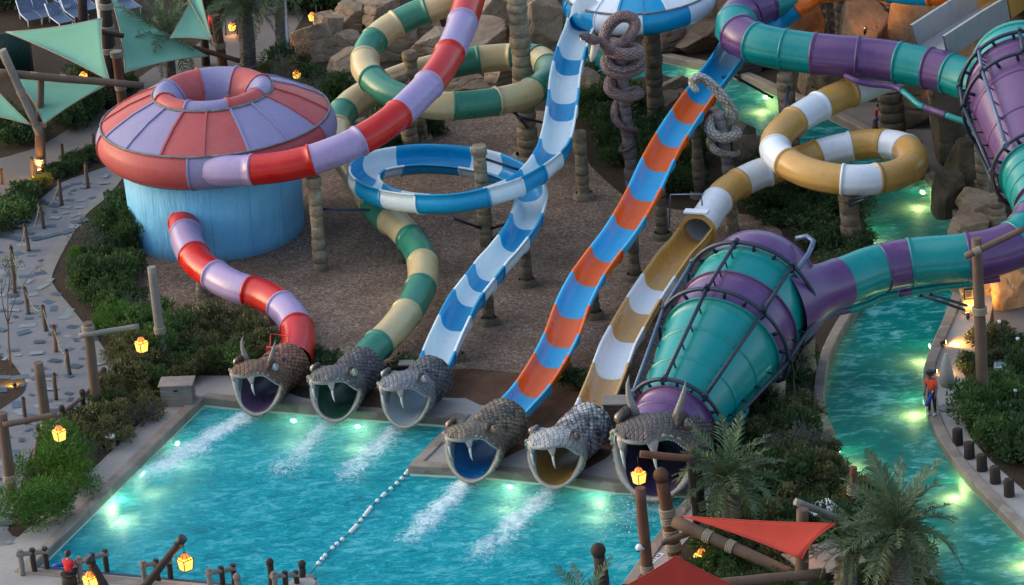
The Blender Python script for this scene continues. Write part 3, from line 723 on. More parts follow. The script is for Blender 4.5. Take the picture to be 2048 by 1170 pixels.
drain([(1600,690,1.5,'p'),(1618,655,1.9,'p'),(1640,634,2.05,'p'),(1686,621,2.1,'p'),(1708,617,2.1,'t'),(1740,606,2.15,'t'),(1758,597,2.2,'t'),(1785,589,2.25,'t'),(1812,585,2.3,'p'),(1838,580,2.3,'t'),(1935,566,2.4,'t'),(1950,563,2.4,'p'),(2000,556,2.5,'p')], .16, 'drain_pipe')
tube_slide(pt, [(1678,566,3.37,'t'),(1706,555,3.4,'t'),(1740,542,3.45,'t'),(1792,529,3.5,'p'),(1850,521,3.55,'t'),(1905,517,3.6,'t'),(1965,509,3.65,'p'),(2012,496,3.75,'p'),(2045,478,3.9,'t'),(2066,452,4.05,'p'),(2078,425,4.2,'t')], .92, tp, nseg=44, ridge=(98, 262))
def funnel(A, B, prof, ringts, nbars, cols, root):
    """prof: list of (t, radius); A back centre, B front centre; t=1 at B"""
    d = (B-A); L = d.length; d = d/L; r = d.cross(Vector((0, 0, 1))).normalized(); u = r.cross(d); n = 56
    def rad(t):
        for (t0, r0), (t1, r1) in zip(prof, prof[1:]):
            if t <= t1: return lerp(r0, r1, (t-t0)/(t1-t0))
        return prof[-1][1]
    def pt_(t, a, k=0.0): return A+d*(L*t)+(r*math.sin(a)+u*math.cos(a))*(rad(t)+k)
    for t0, t1, c in cols:
        mb = MB(); m = max(4, int((t1-t0)*18)); ts = [lerp(t0, t1, i/m) for i in range(m+1)]
        rows = [[pt_(t0, 2*math.pi*j/n, .0) for j in range(n)], [pt_(t0, 2*math.pi*j/n, .09) for j in range(n)], [pt_(t0+.008, 2*math.pi*j/n, .09) for j in range(n)]]
        rows += [[pt_(t, 2*math.pi*j/n, .0) for j in range(n)] for t in ts[0:1]+ts[1:]]
        mb.grid(rows, close=True)
        if t1-t0 > .25:    # low joint ridges along a long section
            for q in (.34, .67):
                tt = lerp(t0, t1, q)
                mb.grid([[pt_(tt+o, 2*math.pi*j/n, k) for j in range(n)] for o, k in ((-.007, 0), (-.004, .05), (.004, .05), (.007, 0))], close=True)
        mb.build('funnel_section', tp[c], root)
    for tr in ringts:
        mb = MB(); kk = .30
        for o in (0,):
            pts = [pt_(tr, 2*math.pi*j/64, kk) for j in range(65)]
            mb.tube(pts, .085, 8, caps=False)
        for j in range(18):      # brackets
            a = 2*math.pi*(j+.5)/18; mb.tube([pt_(tr, a, 0), pt_(tr, a, kk)], .07, 6)
        mb.build('steel_ring', M['steel'], root)
    for j in range(nbars):
        a = 2*math.pi*(j+.10)/nbars
        for t0, t1 in zip(ringts, ringts[1:]):
            mb = MB(); p, q = pt_(t0, a, .33), pt_(t1, a, .33)
            mb.tube([p, q], .078, 8)
            for e in (p, q):
                mb.tube([e-d*.09, e+d*.09], .13, 8)
            for f in (.2, .4, .6, .8):
                e = p.lerp(q, f); s = pt_(lerp(t0, t1, f), a, 0); mb.tube([e, s], .035, 5)
            mb.build('steel_bar', M['steel2'] if j in (1,) else M['steel'], root)
    return pt_
A = P(1503, 592, 3.5); Bm = P(1442, 673, 3.05); Cc = P(1352, 841, 1.55)
dirn = (Cc-A); A2 = A-(Bm-A)*.62
LT = (Cc-A2).length; tA = (A-A2).length/LT
tB = (Bm-A2).length/LT*.995
fp = funnel(A2, Cc, [(-.02, 1.55), (.0, 1.95), (.05, 2.22), (tA, 2.32), (tB, 2.28), (1.0, 1.52), (1.35, 1.32)], [tA, tB, .995], 7,
       [(-.02, tA-.01, 'p'), (tA-.01, lerp(tA, tB, .5), 't'), (lerp(tA, tB, .5), tB+.02, 'p'), (tB+.02, 1.0, 't'), (1.0, 1.26, 'p')], pt)
# flared neck from the side of the funnel to the feeding tube
mb = MB(); n0 = P(1684, 564, 3.38); n1 = P(1560, 612, 3.2); nd = (n0-n1).normalized(); nr = nd.cross(Vector((0, 0, 1))).normalized(); nu = nr.cross(nd)
mb.grid([[n1.lerp(n0, f)+(nr*math.sin(2*math.pi*j/40)+nu*math.cos(2*math.pi*j/40))*k for j in range(40)] for f, k in ((0, 1.75), (.3, 1.45), (.5, 1.16), (.7, 1.0), (.86, .97), (1.0, .96))], close=True)
mb.build('funnel_neck', M['purple'], pt)
mb = MB(); mb.tube([fp(tA, R(-52), .33), fp(tA*.45, R(-52), .5), fp(tA*.1, R(-50), .7), fp(tA*.0, R(-44), .6), fp(tA*.05, R(-38), .2)], .10, 8); mb.build('bent_rail', M['steel2'], pt)
# small drains under the narrow end
drain([(1398,880,.6,'p'),(1440,870,.6,'p'),(1456,866,.62,'t'),(1472,850,.8,'t'),(1490,822,1.1,'t'),(1484,822,1.2,'t')], .15, 'drain_pipe')
# upper funnel at the right edge
U1 = P(2049, 168, 6.0); U2 = P(2056, 205, 5.8); U3 = P(2082, 345, 4.6)
Ua = U1-(U2-U1)*1.2; UL = (U3-Ua).length
t1, t2 = (U1-Ua).length/UL, (U2-Ua).length/UL
funnel(Ua, U3, [(-.05, 1.6), (0, 2.0), (t1, 2.3), (t2, 2.3), (1.0, 1.6), (1.5, 1.0)], [t1, t2, 1.0], 9, [(-.05, t1+.0, 't'), (t1+.0, 1.02, 'p'), (1.02, 1.3, 't'), (1.3, 1.5, 'p')], pt)

# ---- fragments of the orange and blue slide higher up, cut by the frame
of = slide_root(1850, 300, 'orange and blue tube slide passing high along the top right edge')
tube_slide(of, [(1528,62,5.2,'b'),(1556,40,5.5,'b'),(1582,20,5.9,'b'),(1606,4,6.2,'o'),(1640,-16,6.4,'o'),(1740,-24,6.6,'o'),(1822,-14,6.7,'b'),(1900,-14,6.8,'o'),(2000,-26,6.9,'b'),(2060,-34,7.0,'o')], .5, {'b': M['blue'], 'o': M['orange']})
# ================================================================== SNAKE HEADS
def scalemat(name, c1, c2, c3_, blotch, su=26, sv=7.5, seed=0.0, edge=.3, face=None):
    """diamond scales from the sweep's own UV; zone: 0 skin, 1 lip, 2 mouth lining"""
    t = NT(name); uv = t.coord('UV'); ob = t.coord('Object'); sp = t.new('ShaderNodeSeparateXYZ'); t.l.new(uv, sp.inputs[0])
    dn = t.noise(4.0, 3, .6, ob)
    u = t.math('ADD', t.math('MULTIPLY', sp.outputs[0], su), t.math('MULTIPLY', dn, .9)); v = t.math('MULTIPLY', sp.outputs[1], sv)
    a = t.math('ADD', u, v); b = t.math('SUBTRACT', u, v)
    fa = t.math('ABSOLUTE', t.math('SUBTRACT', t.math('FRACT', a), .5)); fb = t.math('ABSOLUTE', t.math('SUBTRACT', t.math('FRACT', b), .5))
    d = t.math('MAXIMUM', fa, fb)                        # 0 centre of scale .. .5 edge
    comb = t.new('ShaderNodeCombineXYZ'); t.l.new(t.math('FLOOR', a), comb.inputs[0]); t.l.new(t.math('FLOOR', b), comb.inputs[1])
    wn_ = t.new('ShaderNodeTexWhiteNoise'); wn_.noise_dimensions = '2D'; t.l.new(comb.outputs[0], wn_.inputs['Vector'])
    mv = t.new('ShaderNodeVectorMath'); mv.operation = 'ADD'; t.l.new(ob, mv.inputs[0]); mv.inputs[1].default_value = (seed, seed*2, 0)
    n1 = t.noise(1.5, 4, .6, mv.outputs[0]); n2 = t.noise(7, 4, .7, mv.outputs[0]); n3 = t.noise(2.6, 3, .5, mv.outputs[0])
    col = t.mix(t.ramp(n1, [(.42, 0), (.56, 1)]), c1, c2)
    col = t.mix(t.ramp(n3, [(.54, 0), (.60, 1)]), col, blotch)
    col = t.mix(t.math('MULTIPLY', wn_.outputs[0], .28), col, c3_)
    col = t.mix(t.ramp(d, [(.32, 0), (.48, edge*2.6)]), col, c3(c1, .22))
    col = t.mix(t.ramp(n2, [(.57, 0), (.69, .75)]), col, c3_)
    if face:
        fm = t.math('ADD', sp.outputs[1], t.math('MULTIPLY', t.math('SUBTRACT', n1, .5), .5))
        col = t.mix(t.ramp(t.math('ADD', fm, .5), [(.16, 0), (.34, .8)]), col, t.mix(n2, c3(face, .55), c3(face, 1.25)))
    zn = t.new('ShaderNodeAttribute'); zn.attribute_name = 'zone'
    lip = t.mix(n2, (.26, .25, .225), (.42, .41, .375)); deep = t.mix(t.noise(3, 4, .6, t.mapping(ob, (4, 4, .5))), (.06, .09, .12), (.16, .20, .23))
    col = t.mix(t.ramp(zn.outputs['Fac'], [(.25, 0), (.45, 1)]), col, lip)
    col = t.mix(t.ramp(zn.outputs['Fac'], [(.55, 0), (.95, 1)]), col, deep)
    h = t.math('SUBTRACT', .5, d)
    hh = t.math('MULTIPLY', t.ramp(h, [(0, 0), (.28, 1)]), t.ramp(zn.outputs['Fac'], [(.1, 1), (.3, .1)]))
    t.bump(t.math('ADD', hh, t.math('MULTIPLY', n2, .7)), .9, .05)
    return t.fin(col, .55, .35)
M['skin1'] = scalemat('brown_scales', (0.178, 0.051, 0.024), (0.277, 0.102, 0.050), (0.296, 0.207, 0.155), (0.074, 0.030, 0.022), seed=1, face=(0.178, 0.104, 0.070))
M['skin2'] = scalemat('grey_violet_scales', (0.048, 0.038, 0.046), (0.089, 0.078, 0.085), (0.266, 0.259, 0.274), (0.026, 0.016, 0.022), seed=2, face=(0.148, 0.141, 0.133))
M['skin3'] = scalemat('grey_scales', (0.056, 0.053, 0.065), (0.118, 0.118, 0.133), (0.281, 0.289, 0.311), (0.016, 0.015, 0.021), seed=3, face=(0.222, 0.229, 0.252))
M['skin4'] = scalemat('sand_black_scales', (0.037, 0.031, 0.030), (0.260, 0.180, 0.094), (0.385, 0.328, 0.240), (0.026, 0.021, 0.022), seed=4.3, face=(0.178, 0.144, 0.104))
M['skin5'] = scalemat('white_black_scales', (0.037, 0.034, 0.041), (0.467, 0.467, 0.477), (0.689, 0.689, 0.711), (0.018, 0.016, 0.022), seed=5.6, face=(0.442, 0.442, 0.433))
M['skin6'] = scalemat('horned_grey_scales', (0.063, 0.052, 0.048), (0.111, 0.092, 0.085), (0.207, 0.185, 0.174), (0.037, 0.028, 0.027), su=40, sv=9, seed=6, face=(0.111, 0.092, 0.085))
M['scute'] = plain('pale_scutes', (.20, .185, .165), .5, (6, .35), bump=.5); M['fang'] = plain('fang_ivory', (.68, .66, .62), .35, (8, .12)); M['gumm'] = plain('pink_gum', (.42, .34, .33), .5, (8, .15))
M['horn'] = plain('horn', (.18, .165, .16), .5, (12, .45), bump=.5)
def eyemat(name, c):
    t = NT(name); ob = t.coord('Object')
    n = t.noise(12, 3, .6, ob); col = t.mix(n, c3(c, .7), c3(c, 1.2)); return t.fin(col, .12, .6, Coat_Weight=.6)
M['eye_y'] = eyemat('amber_eye', (.42, .36, .25)); M['eye_g'] = eyemat('grey_eye', (.36, .36, .37)); M['eye_o'] = eyemat('orange_eye', (.36, .16, .09)); M['eye_b'] = eyemat('brown_eye', (.16, .10, .08)); M['eye_l'] = eyemat('olive_eye', (.38, .36, .26))
M['pupil'] = plain('pupil', (.008, .008, .008), .2)

def snake_head(lip, collar, k, skin, chute, eye, label, horns=False, zc=.78, group='snake heads spouting into the pool', body=True, spots=None, seed=0, gape=1.0, brow=1.0):
    L = P(lip[0], lip[1], -.08); Cl = P(collar[0], collar[1], zc)
    f = Vector((L.x-Cl.x, L.y-Cl.y, 0)); tot = f.length; f.normalize(); r = f.cross(Vector((0, 0, 1))).normalized(); up = Vector((0, 0, 1))
    s_lip = .62*k
    O = Vector((L.x, L.y, 0))-f*s_lip            # s=0 : the corner of the jaws
    sb = -(tot-s_lip)
    root = empty('snake_head', Vector((O.x, O.y, 0)), label, 'snake sculpture', group)
    ZC = zc
    def G(x, c, w_): return math.exp(-((x-c)/w_)**2)
    def Wd(s):      # half width
        q = s/k
        b = .93-.05*G(q, -1.25, .5)+.21*G(q, -.12, .62)
        if q > .35: b = lerp(b, .66, sstep(.35, 1.75, q))
        return b*k
    def Ht(s):
        q = s/k; b = .83-.03*G(q, -1.3, .5)
        if q > -.3: b = lerp(b, .33, sstep(-.3, 1.5, q))
        return b*k
    def Hb(s):
        q = s/k; return ZC-.03+.11*sstep(-.9, .56, q)
    def cu(s):      # rise of the upper jaw
        q = s/k; e = max(0, q+.75)
        return (.50*e**1.12*.76 - .34*sstep(.90, 1.60, q))*k*gape
    def send(th):
        c = math.cos(th)
        if c >= 0: return k*(.02+1.50*c**.70)
        return k*(.02+.56*(-c)**.8)
    NT_ = 72; NB = 46; NI = 16
    def pos(th, s, inset=0.0):
        c = math.cos(th); sn = math.sin(th)
        wgt = .5+.5*math.tanh(c*4)     # blend of upper / lower
        rise = cu(s)*max(0, min(1, (c+.25)/.6))**1.0 if c > -.25 else 0
        H = Ht(s) if c >= 0 else Hb(s)
        x = (Wd(s)-inset)*sn
        z = ZC+rise+(H-inset)*c
        return x, z
    bumps = []
    the = R(47)
    for sg in (-1, 1):
        bumps += [(sg*the, .02*k, .20*k, .15*k), (sg*the*.75, -.25*k, .18*k, .08*k), (sg*R(24), 1.18*k, .17*k, .07*k), (sg*R(62), -.55*k, .35*k, .08*k)]
    mb = MB(); rows = []; uvs = []; att = []
    svals = []
    for i in range(NB+1): svals.append(i/NB)
    for v in svals:
        row = []; ur = []; ar = []
        for j in range(NT_):
            th = 2*math.pi*j/NT_-math.pi; se = send(th)
            s = lerp(sb, se, v**.82)
            x, z = pos(th, s)
            g = 0
            for bt, bs, bw_, bh in bumps:
                dth = (th-bt)*Wd(s); g += bh*math.exp(-(dth*dth+(s-bs)**2)/(bw_*bw_)*1.2)
            g += (.030*mnoise.noise(Vector((x*3/k+seed*7, s*3/k, z*3/k)))+.022*mnoise.noise(Vector((x*7/k, s*7/k+seed*3, z*7/k))))*k
            edge = sstep(.90, 1.0, v); g += .045*k*edge*(1 if abs(th) < 2.4 else .8)
            x += g*math.sin(th); z += g*math.cos(th)
            p = O+f*s+r*x+up*z
            row.append(p); ur.append(((th/(2*math.pi)), s/(5.6*k)*1.0*2.2)); ar.append(.0 if v < .93 else .35*sstep(.93, 1, v))
        rows.append(row); uvs.append(ur); att.append(ar)
    # mouth lining from the lip back to the end of the slide inside the mouth
    RT = .85*k
    def ZTf(s): return lerp(.14, .02, sstep(-.35*k, .45*k, s))+RT
    def tube_end(th): return lerp(-.55*k, .42*k, sstep(-.7, .9, -math.cos(th)))
    for i in range(1, NI+1):
        w_ = i/NI; row = []; ur = []; ar = []
        for j in range(NT_):
            th = 2*math.pi*j/NT_-math.pi; se = send(th); c = math.cos(th)
            x0, z0 = pos(th, se); ins = .07*k
            x0 *= 1-ins/Wd(se); z0 -= ins*c
            st_ = tube_end(th); x1 = RT*math.sin(th); z1 = ZTf(st_)+RT*c
            q = w_ if i > 1 else 0.0
            s = lerp(se-.03*k, st_, q); e = q**(.8 if c > 0 else 1)
            x = lerp(x0, x1, e); z = lerp(z0, z1, e)
            if c > 0: z -= .10*k*math.sin(math.pi*min(1, q*1.2))*c
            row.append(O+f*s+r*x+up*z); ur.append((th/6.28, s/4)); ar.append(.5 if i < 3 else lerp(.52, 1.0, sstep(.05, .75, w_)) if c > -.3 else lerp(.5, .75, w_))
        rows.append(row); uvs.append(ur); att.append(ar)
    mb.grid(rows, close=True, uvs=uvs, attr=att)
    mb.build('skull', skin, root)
    # collar ring thickness at the back
    # chute: the slide's own lining leading out over the lower jaw
    mc = MB(); rc = []; n = 44
    for i in range(13):
        q = i/12; row = []
        for j in range(n):
            th = 2*math.pi*j/n; s = lerp(sb*1.02, tube_end(th)+.03*k, q)
            rt_ = lerp(.74, .83, sstep(-1.6*k, 0, s))*k; row.append(O+f*s+r*(rt_*math.sin(th))+up*(ZTf(s)-RT+.85*k-.02+(rt_-.83*k)+rt_*0+rt_*math.cos(th)))
        rc.append(row)
    mc.grid(rc, close=True); mc.build('slide_lining', chute, root)
    # fangs with gum sheaths
    def lipp(th, v=0.0):
        s = send(th)-v; x, z = pos(th, s); return O+f*s+r*x+up*z
    for sg in (-1, 1):
        th = sg*R(40); b = lipp(th, .05*k); m = MB()
        inward = (-r*sg*.06-f*.05)*k
        m.tube([b-up*.02*k+inward*1.6, b-up*.14*k+inward*1.3, b-up*.30*k+inward*.9, b-up*.42*k+inward], [.16*k, .15*k, .09*k, .05*k], 10); sh = m.build('gum_sheath', M['gumm'], root)
        m = MB(); p0 = b-up*.30*k+inward*.8
        m.tube([p0, p0-up*.25*k-f*.01*k, p0-up*.48*k-f*.06*k, p0-up*.68*k-f*.15*k], [.055*k, .047*k, .030*k, .006*k], 9); m.build('fang', M['fang'], root)
        # comb of small teeth
        m = MB()
        for i in range(15):
            th2 = sg*R(lerp(47, 84, i/14)); b2 = lipp(th2, .06*k)-r*sg*.06*k; ln = .10*k*(1-.02*i)
            m.tube([b2+up*.03*k, b2-up*ln*.5, b2-up*ln], [.036*k, .024*k, .004*k], 5)
        m.build('tooth_row', M['fang'], root)
        # eye with slit pupil
        s = .04*k; tE = sg*the; x, z = pos(tE, s); nn = (r*math.sin(tE)+up*math.cos(tE)).normalized(); ec = O+f*s+r*x+up*z+nn*.10*k
        m = MB(); m.ball(ec, .17*k, nu=12, nv=18); eo = m.build('eye', eye, root)
        m = MB(); outw = (nn+f*.25).normalized(); pu = (up-outw*up.dot(outw)).normalized(); pr = pu.cross(outw)
        m.grid([[ec+(outw*math.cos(a*.9)+(pr*math.cos(b_)*.28+pu*math.sin(b_))*math.sin(a*.9)).normalized()*.175*k for b_ in [2*math.pi*q/10 for q in range(10)]] for a in (.02, .35, .62)], close=True)
        pm = m.build('pupil', M['pupil']); pm.parent = eo
        # row of pale scutes along the lips
        m = MB()
        for q in range(13):
            th2 = sg*R(lerp(52, 158, q/12)); s2 = send(th2)-.10*k; x2, z2 = pos(th2, s2); n2 = r*math.sin(th2)+up*math.cos(th2)
            m.ball(O+f*s2+r*x2+up*z2+n2*.012*k, .072*k, nu=5, nv=8, sc=(1, 1, .9))
        m.build('lip_scutes', M['scute'], root)
        m = MB(); tN = sg*R(20); sN = 1.36*k; xN, zN = pos(tN, sN); m.ball(O+f*sN+r*xN+up*(zN+.02*k), .055*k, nu=6, nv=8); m.build('nostril', M['pupil'], root)
        # brow ridge
        m = MB(); bp_ = []
        for q in range(9):
            ss = lerp(-.34, .42, q/8)*k; tt = tE-sg*R(13)*math.sin(math.pi*q/8)*1.0; x, z = pos(tt, ss)
            nn2 = (r*math.sin(tt)+up*math.cos(tt)); bp_.append(O+f*ss+r*x+up*z+nn2*(.06+.12*math.sin(math.pi*q/8))*k)
        m.tube(bp_, [v_*k*brow for v_ in (.03, .07, .08, .11, .08, .11, .08, .06, .02)], 8, uv=True); m.build('brow_ridge', skin, root)
        if horns:
            tH = sg*R(30); s = -.15*k; x, z = pos(tH, s); b = O+f*s+r*x+up*z
            m = MB(); hp = [b-up*.05*k, b+up*.22*k+r*sg*.05*k, b+up*.50*k+r*sg*.14*k-f*.02*k, b+up*.78*k+r*sg*.20*k-f*.12*k, b+up*.98*k+r*sg*.20*k-f*.26*k]
            hr = [.155*k, .12*k, .085*k, .05*k, .006*k]
            m.tube(hp, hr, 12); m.build('horn', M['horn'], root)
    if spots:
        for (dth, q) in ((-35, .55), (5, .35), (38, .2), (52, .45), (60, .72), (22, .62), (75, .3), (-10, .8), (80, .6)):
            m = MB(); th = R(dth); s = lerp(sb+.25, -.55*k, q); x, z = pos(th, s); nn = (r*math.sin(th)+up*math.cos(th)); tg = nn.cross(f)
            c0 = O+f*s+r*x+up*z+nn*.02
            m.grid([[c0+(f*math.cos(a)*.15+tg*math.sin(a)*.075)*q2+nn*(.02*(1-q2)) for a in [6.283*w_/12 for w_ in range(12)]] for q2 in (.02, .7, 1)], close=True)
            m.build('dark_spot', M['pupil'], root)
    return root
M['liner1'] = glassfibre('shaded_violet_liner', (.085, .05, .12)); M['liner2'] = glassfibre('shaded_green_liner', (.012, .075, .045)); M['liner3'] = glassfibre('shaded_ice_liner', (.36, .42, .46)); M['liner4'] = glassfibre('shaded_blue_liner', (.0, .12, .33)); M['liner5'] = glassfibre('shaded_gold_liner', (.24, .135, .02)); M['liner6'] = glassfibre('shaded_purple_liner', (.05, .022, .085))  # slide colours darkened: the shade inside the mouths is put into them
HG = 'snake heads spouting into the pool'
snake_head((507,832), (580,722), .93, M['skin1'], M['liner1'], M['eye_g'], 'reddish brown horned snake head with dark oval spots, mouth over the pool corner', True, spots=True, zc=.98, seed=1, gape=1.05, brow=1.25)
snake_head((664,845), (728,730), .93, M['skin2'], M['liner2'], M['eye_l'], 'grey violet snake head with a shaded green mouth, fed by the green and cream tube', zc=1.0, seed=2, gape=1.00, brow=0.90)
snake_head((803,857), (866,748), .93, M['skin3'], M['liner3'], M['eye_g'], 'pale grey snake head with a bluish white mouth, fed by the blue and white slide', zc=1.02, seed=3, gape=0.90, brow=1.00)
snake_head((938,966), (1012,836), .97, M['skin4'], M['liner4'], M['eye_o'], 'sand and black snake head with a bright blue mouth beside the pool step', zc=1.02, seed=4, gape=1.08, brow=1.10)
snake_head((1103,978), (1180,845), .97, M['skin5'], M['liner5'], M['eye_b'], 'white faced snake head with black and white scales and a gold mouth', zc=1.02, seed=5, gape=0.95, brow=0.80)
snake_head((1300,1003), (1362,850), 1.42, M['skin6'], M['liner6'], M['eye_b'], 'largest grey horned snake head with a shaded purple mouth under the giant funnel', True, zc=1.45, seed=6, gape=1.00, brow=1.35)

# ================================================================== COILED SNAKES
def coil_snake(name_label, ctrl, rads, Ypl, skin, head=None):
    W = [PY(a, b, Ypl+o) for a, b, o in ctrl]; S = spline(W, 10); n = len(S); m = len(rads)-1
    rr = []
    for p, t in S:
        q = t/(len(ctrl)-1)*m; i = min(int(q), m-1); rr.append(lerp(rads[i], rads[i+1], q-i))
    root = empty('coiled_snake', W[-1], name_label, 'snake sculpture', 'snakes coiled round stone posts')
    mb = MB(); mb.tube([p for p, t in S], rr, 18, uv=True)
    o = mb.build('snake_body', skin, root)
    return root, S, W
M['pinksnake'] = scalemat('pink_scales', (.20, .115, .12), (.26, .155, .155), (.36, .29, .28), (.15, .085, .085), su=11, sv=5.0, seed=7, edge=.22)
M['whitesnake'] = scalemat('white_gold_scales', (.55, .51, .45), (.62, .60, .56), (.70, .69, .66), (.34, .21, .09), su=8, sv=3.4, seed=8, edge=.3)
# ================================================================== STONE TOTEM PILLARS
def pillar(base, top, r0, r1, label, mat='totem', group='stacked stone pillars', cap=True, seed=0, name='stone_pillar', foot=False, z0=0.0):
    rng = random.Random(seed*7+3); B = P(base[0], base[1], z0); T = PY(top[0], top[1], B.y)
    L = (T-B).length; d = (T-B)/L; a = d.orthogonal().normalized(); b = d.cross(a); n = 20
    rows = []; z = -.1
    root = empty(name, B, label, 'pillar', group)
    def ring(h, r, sd):
        out = []
        for j in range(n):
            th = 2*math.pi*j/n; k = 1+.10*mnoise.noise(Vector((math.cos(th)*1.3, math.sin(th)*1.3, sd)))+.05*mnoise.noise(Vector((math.cos(th)*4, math.sin(th)*4, h*3)))
            out.append(B+d*h+(a*math.cos(th)+b*math.sin(th))*r*k)
        return out
    capl = .42 if cap else 0
    while z < L-capl-.05:
        hh = min(rng.uniform(.34, .58), L-capl-z); r = lerp(r0, r1, max(0, z)/L)*rng.uniform(.92, 1.10); sd = rng.uniform(0, 50)
        rows += [ring(z, r*.86, sd), ring(z+.05, r, sd), ring(z+hh*.5, r*rng.uniform(.97, 1.05), sd), ring(z+hh-.05, r, sd), ring(z+hh, r*.86, sd)]; z += hh
    mb = MB(); b0 = mb.grid(rows, close=True)
    e = b0+(len(rows)-1)*n; mb.f.append(tuple(e+j for j in range(n))); mb.mi.append(0); mb.smooth.append(False)
    mb.build('stone_stack', M[mat], root)
    if cap:
        mb = MB(); sd = 3.3; rows = [ring(L-capl, r1*.95, sd), ring(L-capl+.05, r1*1.25, sd), ring(L-.06, r1*1.22, sd), ring(L, r1*1.12, sd)]
        b0 = mb.grid(rows, close=True); e = b0+3*n; mb.f.append(tuple(e+j for j in range(n))); mb.mi.append(0); mb.smooth.append(False); mb.build('cap_stone', M[mat], root)
    if foot:
        mb = MB(); rows = [ring(-.05, r0*1.7, 1), ring(.22, r0*1.65, 1), ring(.26, r0*1.3, 1)]; mb.grid(rows, close=True); mb.build('footing', M[mat], root)
    return root
pillar((642,540),(627,354),.30,.26,'slim stone pillar standing at the right edge of the blue drum', seed=1)
pillar((826,306),(795,146),.36,.33,'flat topped stone pillar in front of the green tube, left of the red tube', seed=2)
pillar((843,284),(818,103),.30,.28,'stone pillar with a round footing behind the flat topped one, inside the green loop', seed=3, foot=True)
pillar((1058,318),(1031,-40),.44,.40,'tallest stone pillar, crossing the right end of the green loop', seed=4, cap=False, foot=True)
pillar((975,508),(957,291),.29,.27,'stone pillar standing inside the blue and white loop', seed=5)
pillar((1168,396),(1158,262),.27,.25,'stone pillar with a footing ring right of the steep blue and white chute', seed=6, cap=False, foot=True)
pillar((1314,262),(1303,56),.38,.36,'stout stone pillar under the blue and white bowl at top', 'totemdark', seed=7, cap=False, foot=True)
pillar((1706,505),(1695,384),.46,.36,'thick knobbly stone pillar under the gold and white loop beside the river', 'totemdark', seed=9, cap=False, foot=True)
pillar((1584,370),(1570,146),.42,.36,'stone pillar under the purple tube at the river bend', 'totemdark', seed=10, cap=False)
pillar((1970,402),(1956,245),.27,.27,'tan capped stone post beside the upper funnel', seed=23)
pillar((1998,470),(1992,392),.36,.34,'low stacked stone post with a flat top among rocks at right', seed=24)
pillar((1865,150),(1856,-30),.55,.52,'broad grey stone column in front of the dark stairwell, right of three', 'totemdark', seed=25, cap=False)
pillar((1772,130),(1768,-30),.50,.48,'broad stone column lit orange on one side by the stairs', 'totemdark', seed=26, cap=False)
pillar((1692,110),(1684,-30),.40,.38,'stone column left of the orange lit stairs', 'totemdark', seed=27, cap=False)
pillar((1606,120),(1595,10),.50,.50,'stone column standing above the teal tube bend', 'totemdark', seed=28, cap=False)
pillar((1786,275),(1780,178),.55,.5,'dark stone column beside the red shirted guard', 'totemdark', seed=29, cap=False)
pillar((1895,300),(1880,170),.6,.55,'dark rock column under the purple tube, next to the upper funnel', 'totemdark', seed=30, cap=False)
pillar((1945,625),(1936,560),.40,.38,'orange lit stone post with a small framed sign by the river', seed=31, cap=False)
def support(px, py, z, r, label, under=.66, seed=0, mat='totemdark', foot=True):
    q = P(px, py, z); b = proj(Vector((q.x, q.y, 0))); t_ = proj(Vector((q.x, q.y, z-under)))
    return pillar(b, t_, r, r*.9, label, mat, 'stone supports under the slides', False, seed, 'stone_support', foot)
for i, (x, y, z, r, lab) in enumerate([(1045,459,2.4,.25,'stone support under the blue and white chute just below its loop'),(971,553,2.0,.24,'stone support under the blue and white chute, halfway down'),(908,650,1.44,.22,'lowest stone support under the blue and white chute'),
 (1388,206,4.15,.25,'tallest stone support, under the upper orange chute'),(1315,325,3.3,.25,'stone support under the orange chute, second from its top'),(1262,438,2.6,.25,'stone support under the orange chute, third from its top'),(1182,540,2.0,.24,'stone support under the orange chute, halfway down'),(1122,675,1.35,.22,'lowest stone support under the orange chute'),
 (1304,580,1.2,.2,'stone support under the open gold and white chute'),(1460,380,1.84,.28,'stone support under the gold and white tube above the giant funnel'),(801,456,1.5,.22,'stone support under the green and cream tube'),(400,531,1.36,.26,'stubby stone support under the red section of the exit tube at the drum'),(538,596,1.1,.26,'stubby stone support under the red bend of the exit tube')]):
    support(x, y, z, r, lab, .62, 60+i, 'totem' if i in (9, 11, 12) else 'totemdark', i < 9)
for i, (b, t, lab) in enumerate([((1616,742),(1610,676), 'hollow cream log planter with a green plant right of the giant funnel'), ((1556,828),(1550,760), 'hollow cream log planter below the giant funnel')]):
    B = P(*b); T = PY(*t, B.y); root = empty('log_planter', B, lab, 'planter', 'log planters'); mb = MB(); n = 20; h = (T-B).length
    rows = []
    for r_, z_ in ((.36, 0), (.33, h*.3), (.30, h*.6), (.36, h), (.26, h), (.24, h-.2)):
        rows.append([B+Vector((math.cos(6.2832*j/n)*r_*(1+.06*math.sin(5*j)), math.sin(6.2832*j/n)*r_*(1+.06*math.sin(4*j)), z_)) for j in range(n)])
    mb.grid(rows, close=True); mb.build('log_shell', M['totem'], root)
    mb = MB(); mb.grid([[B+Vector((math.cos(6.2832*j/n)*r_, math.sin(6.2832*j/n)*r_, h-.15)) for j in range(n)] for r_ in (.005, .26)], close=True); mb.build('soil_fill', M['soil'], root)

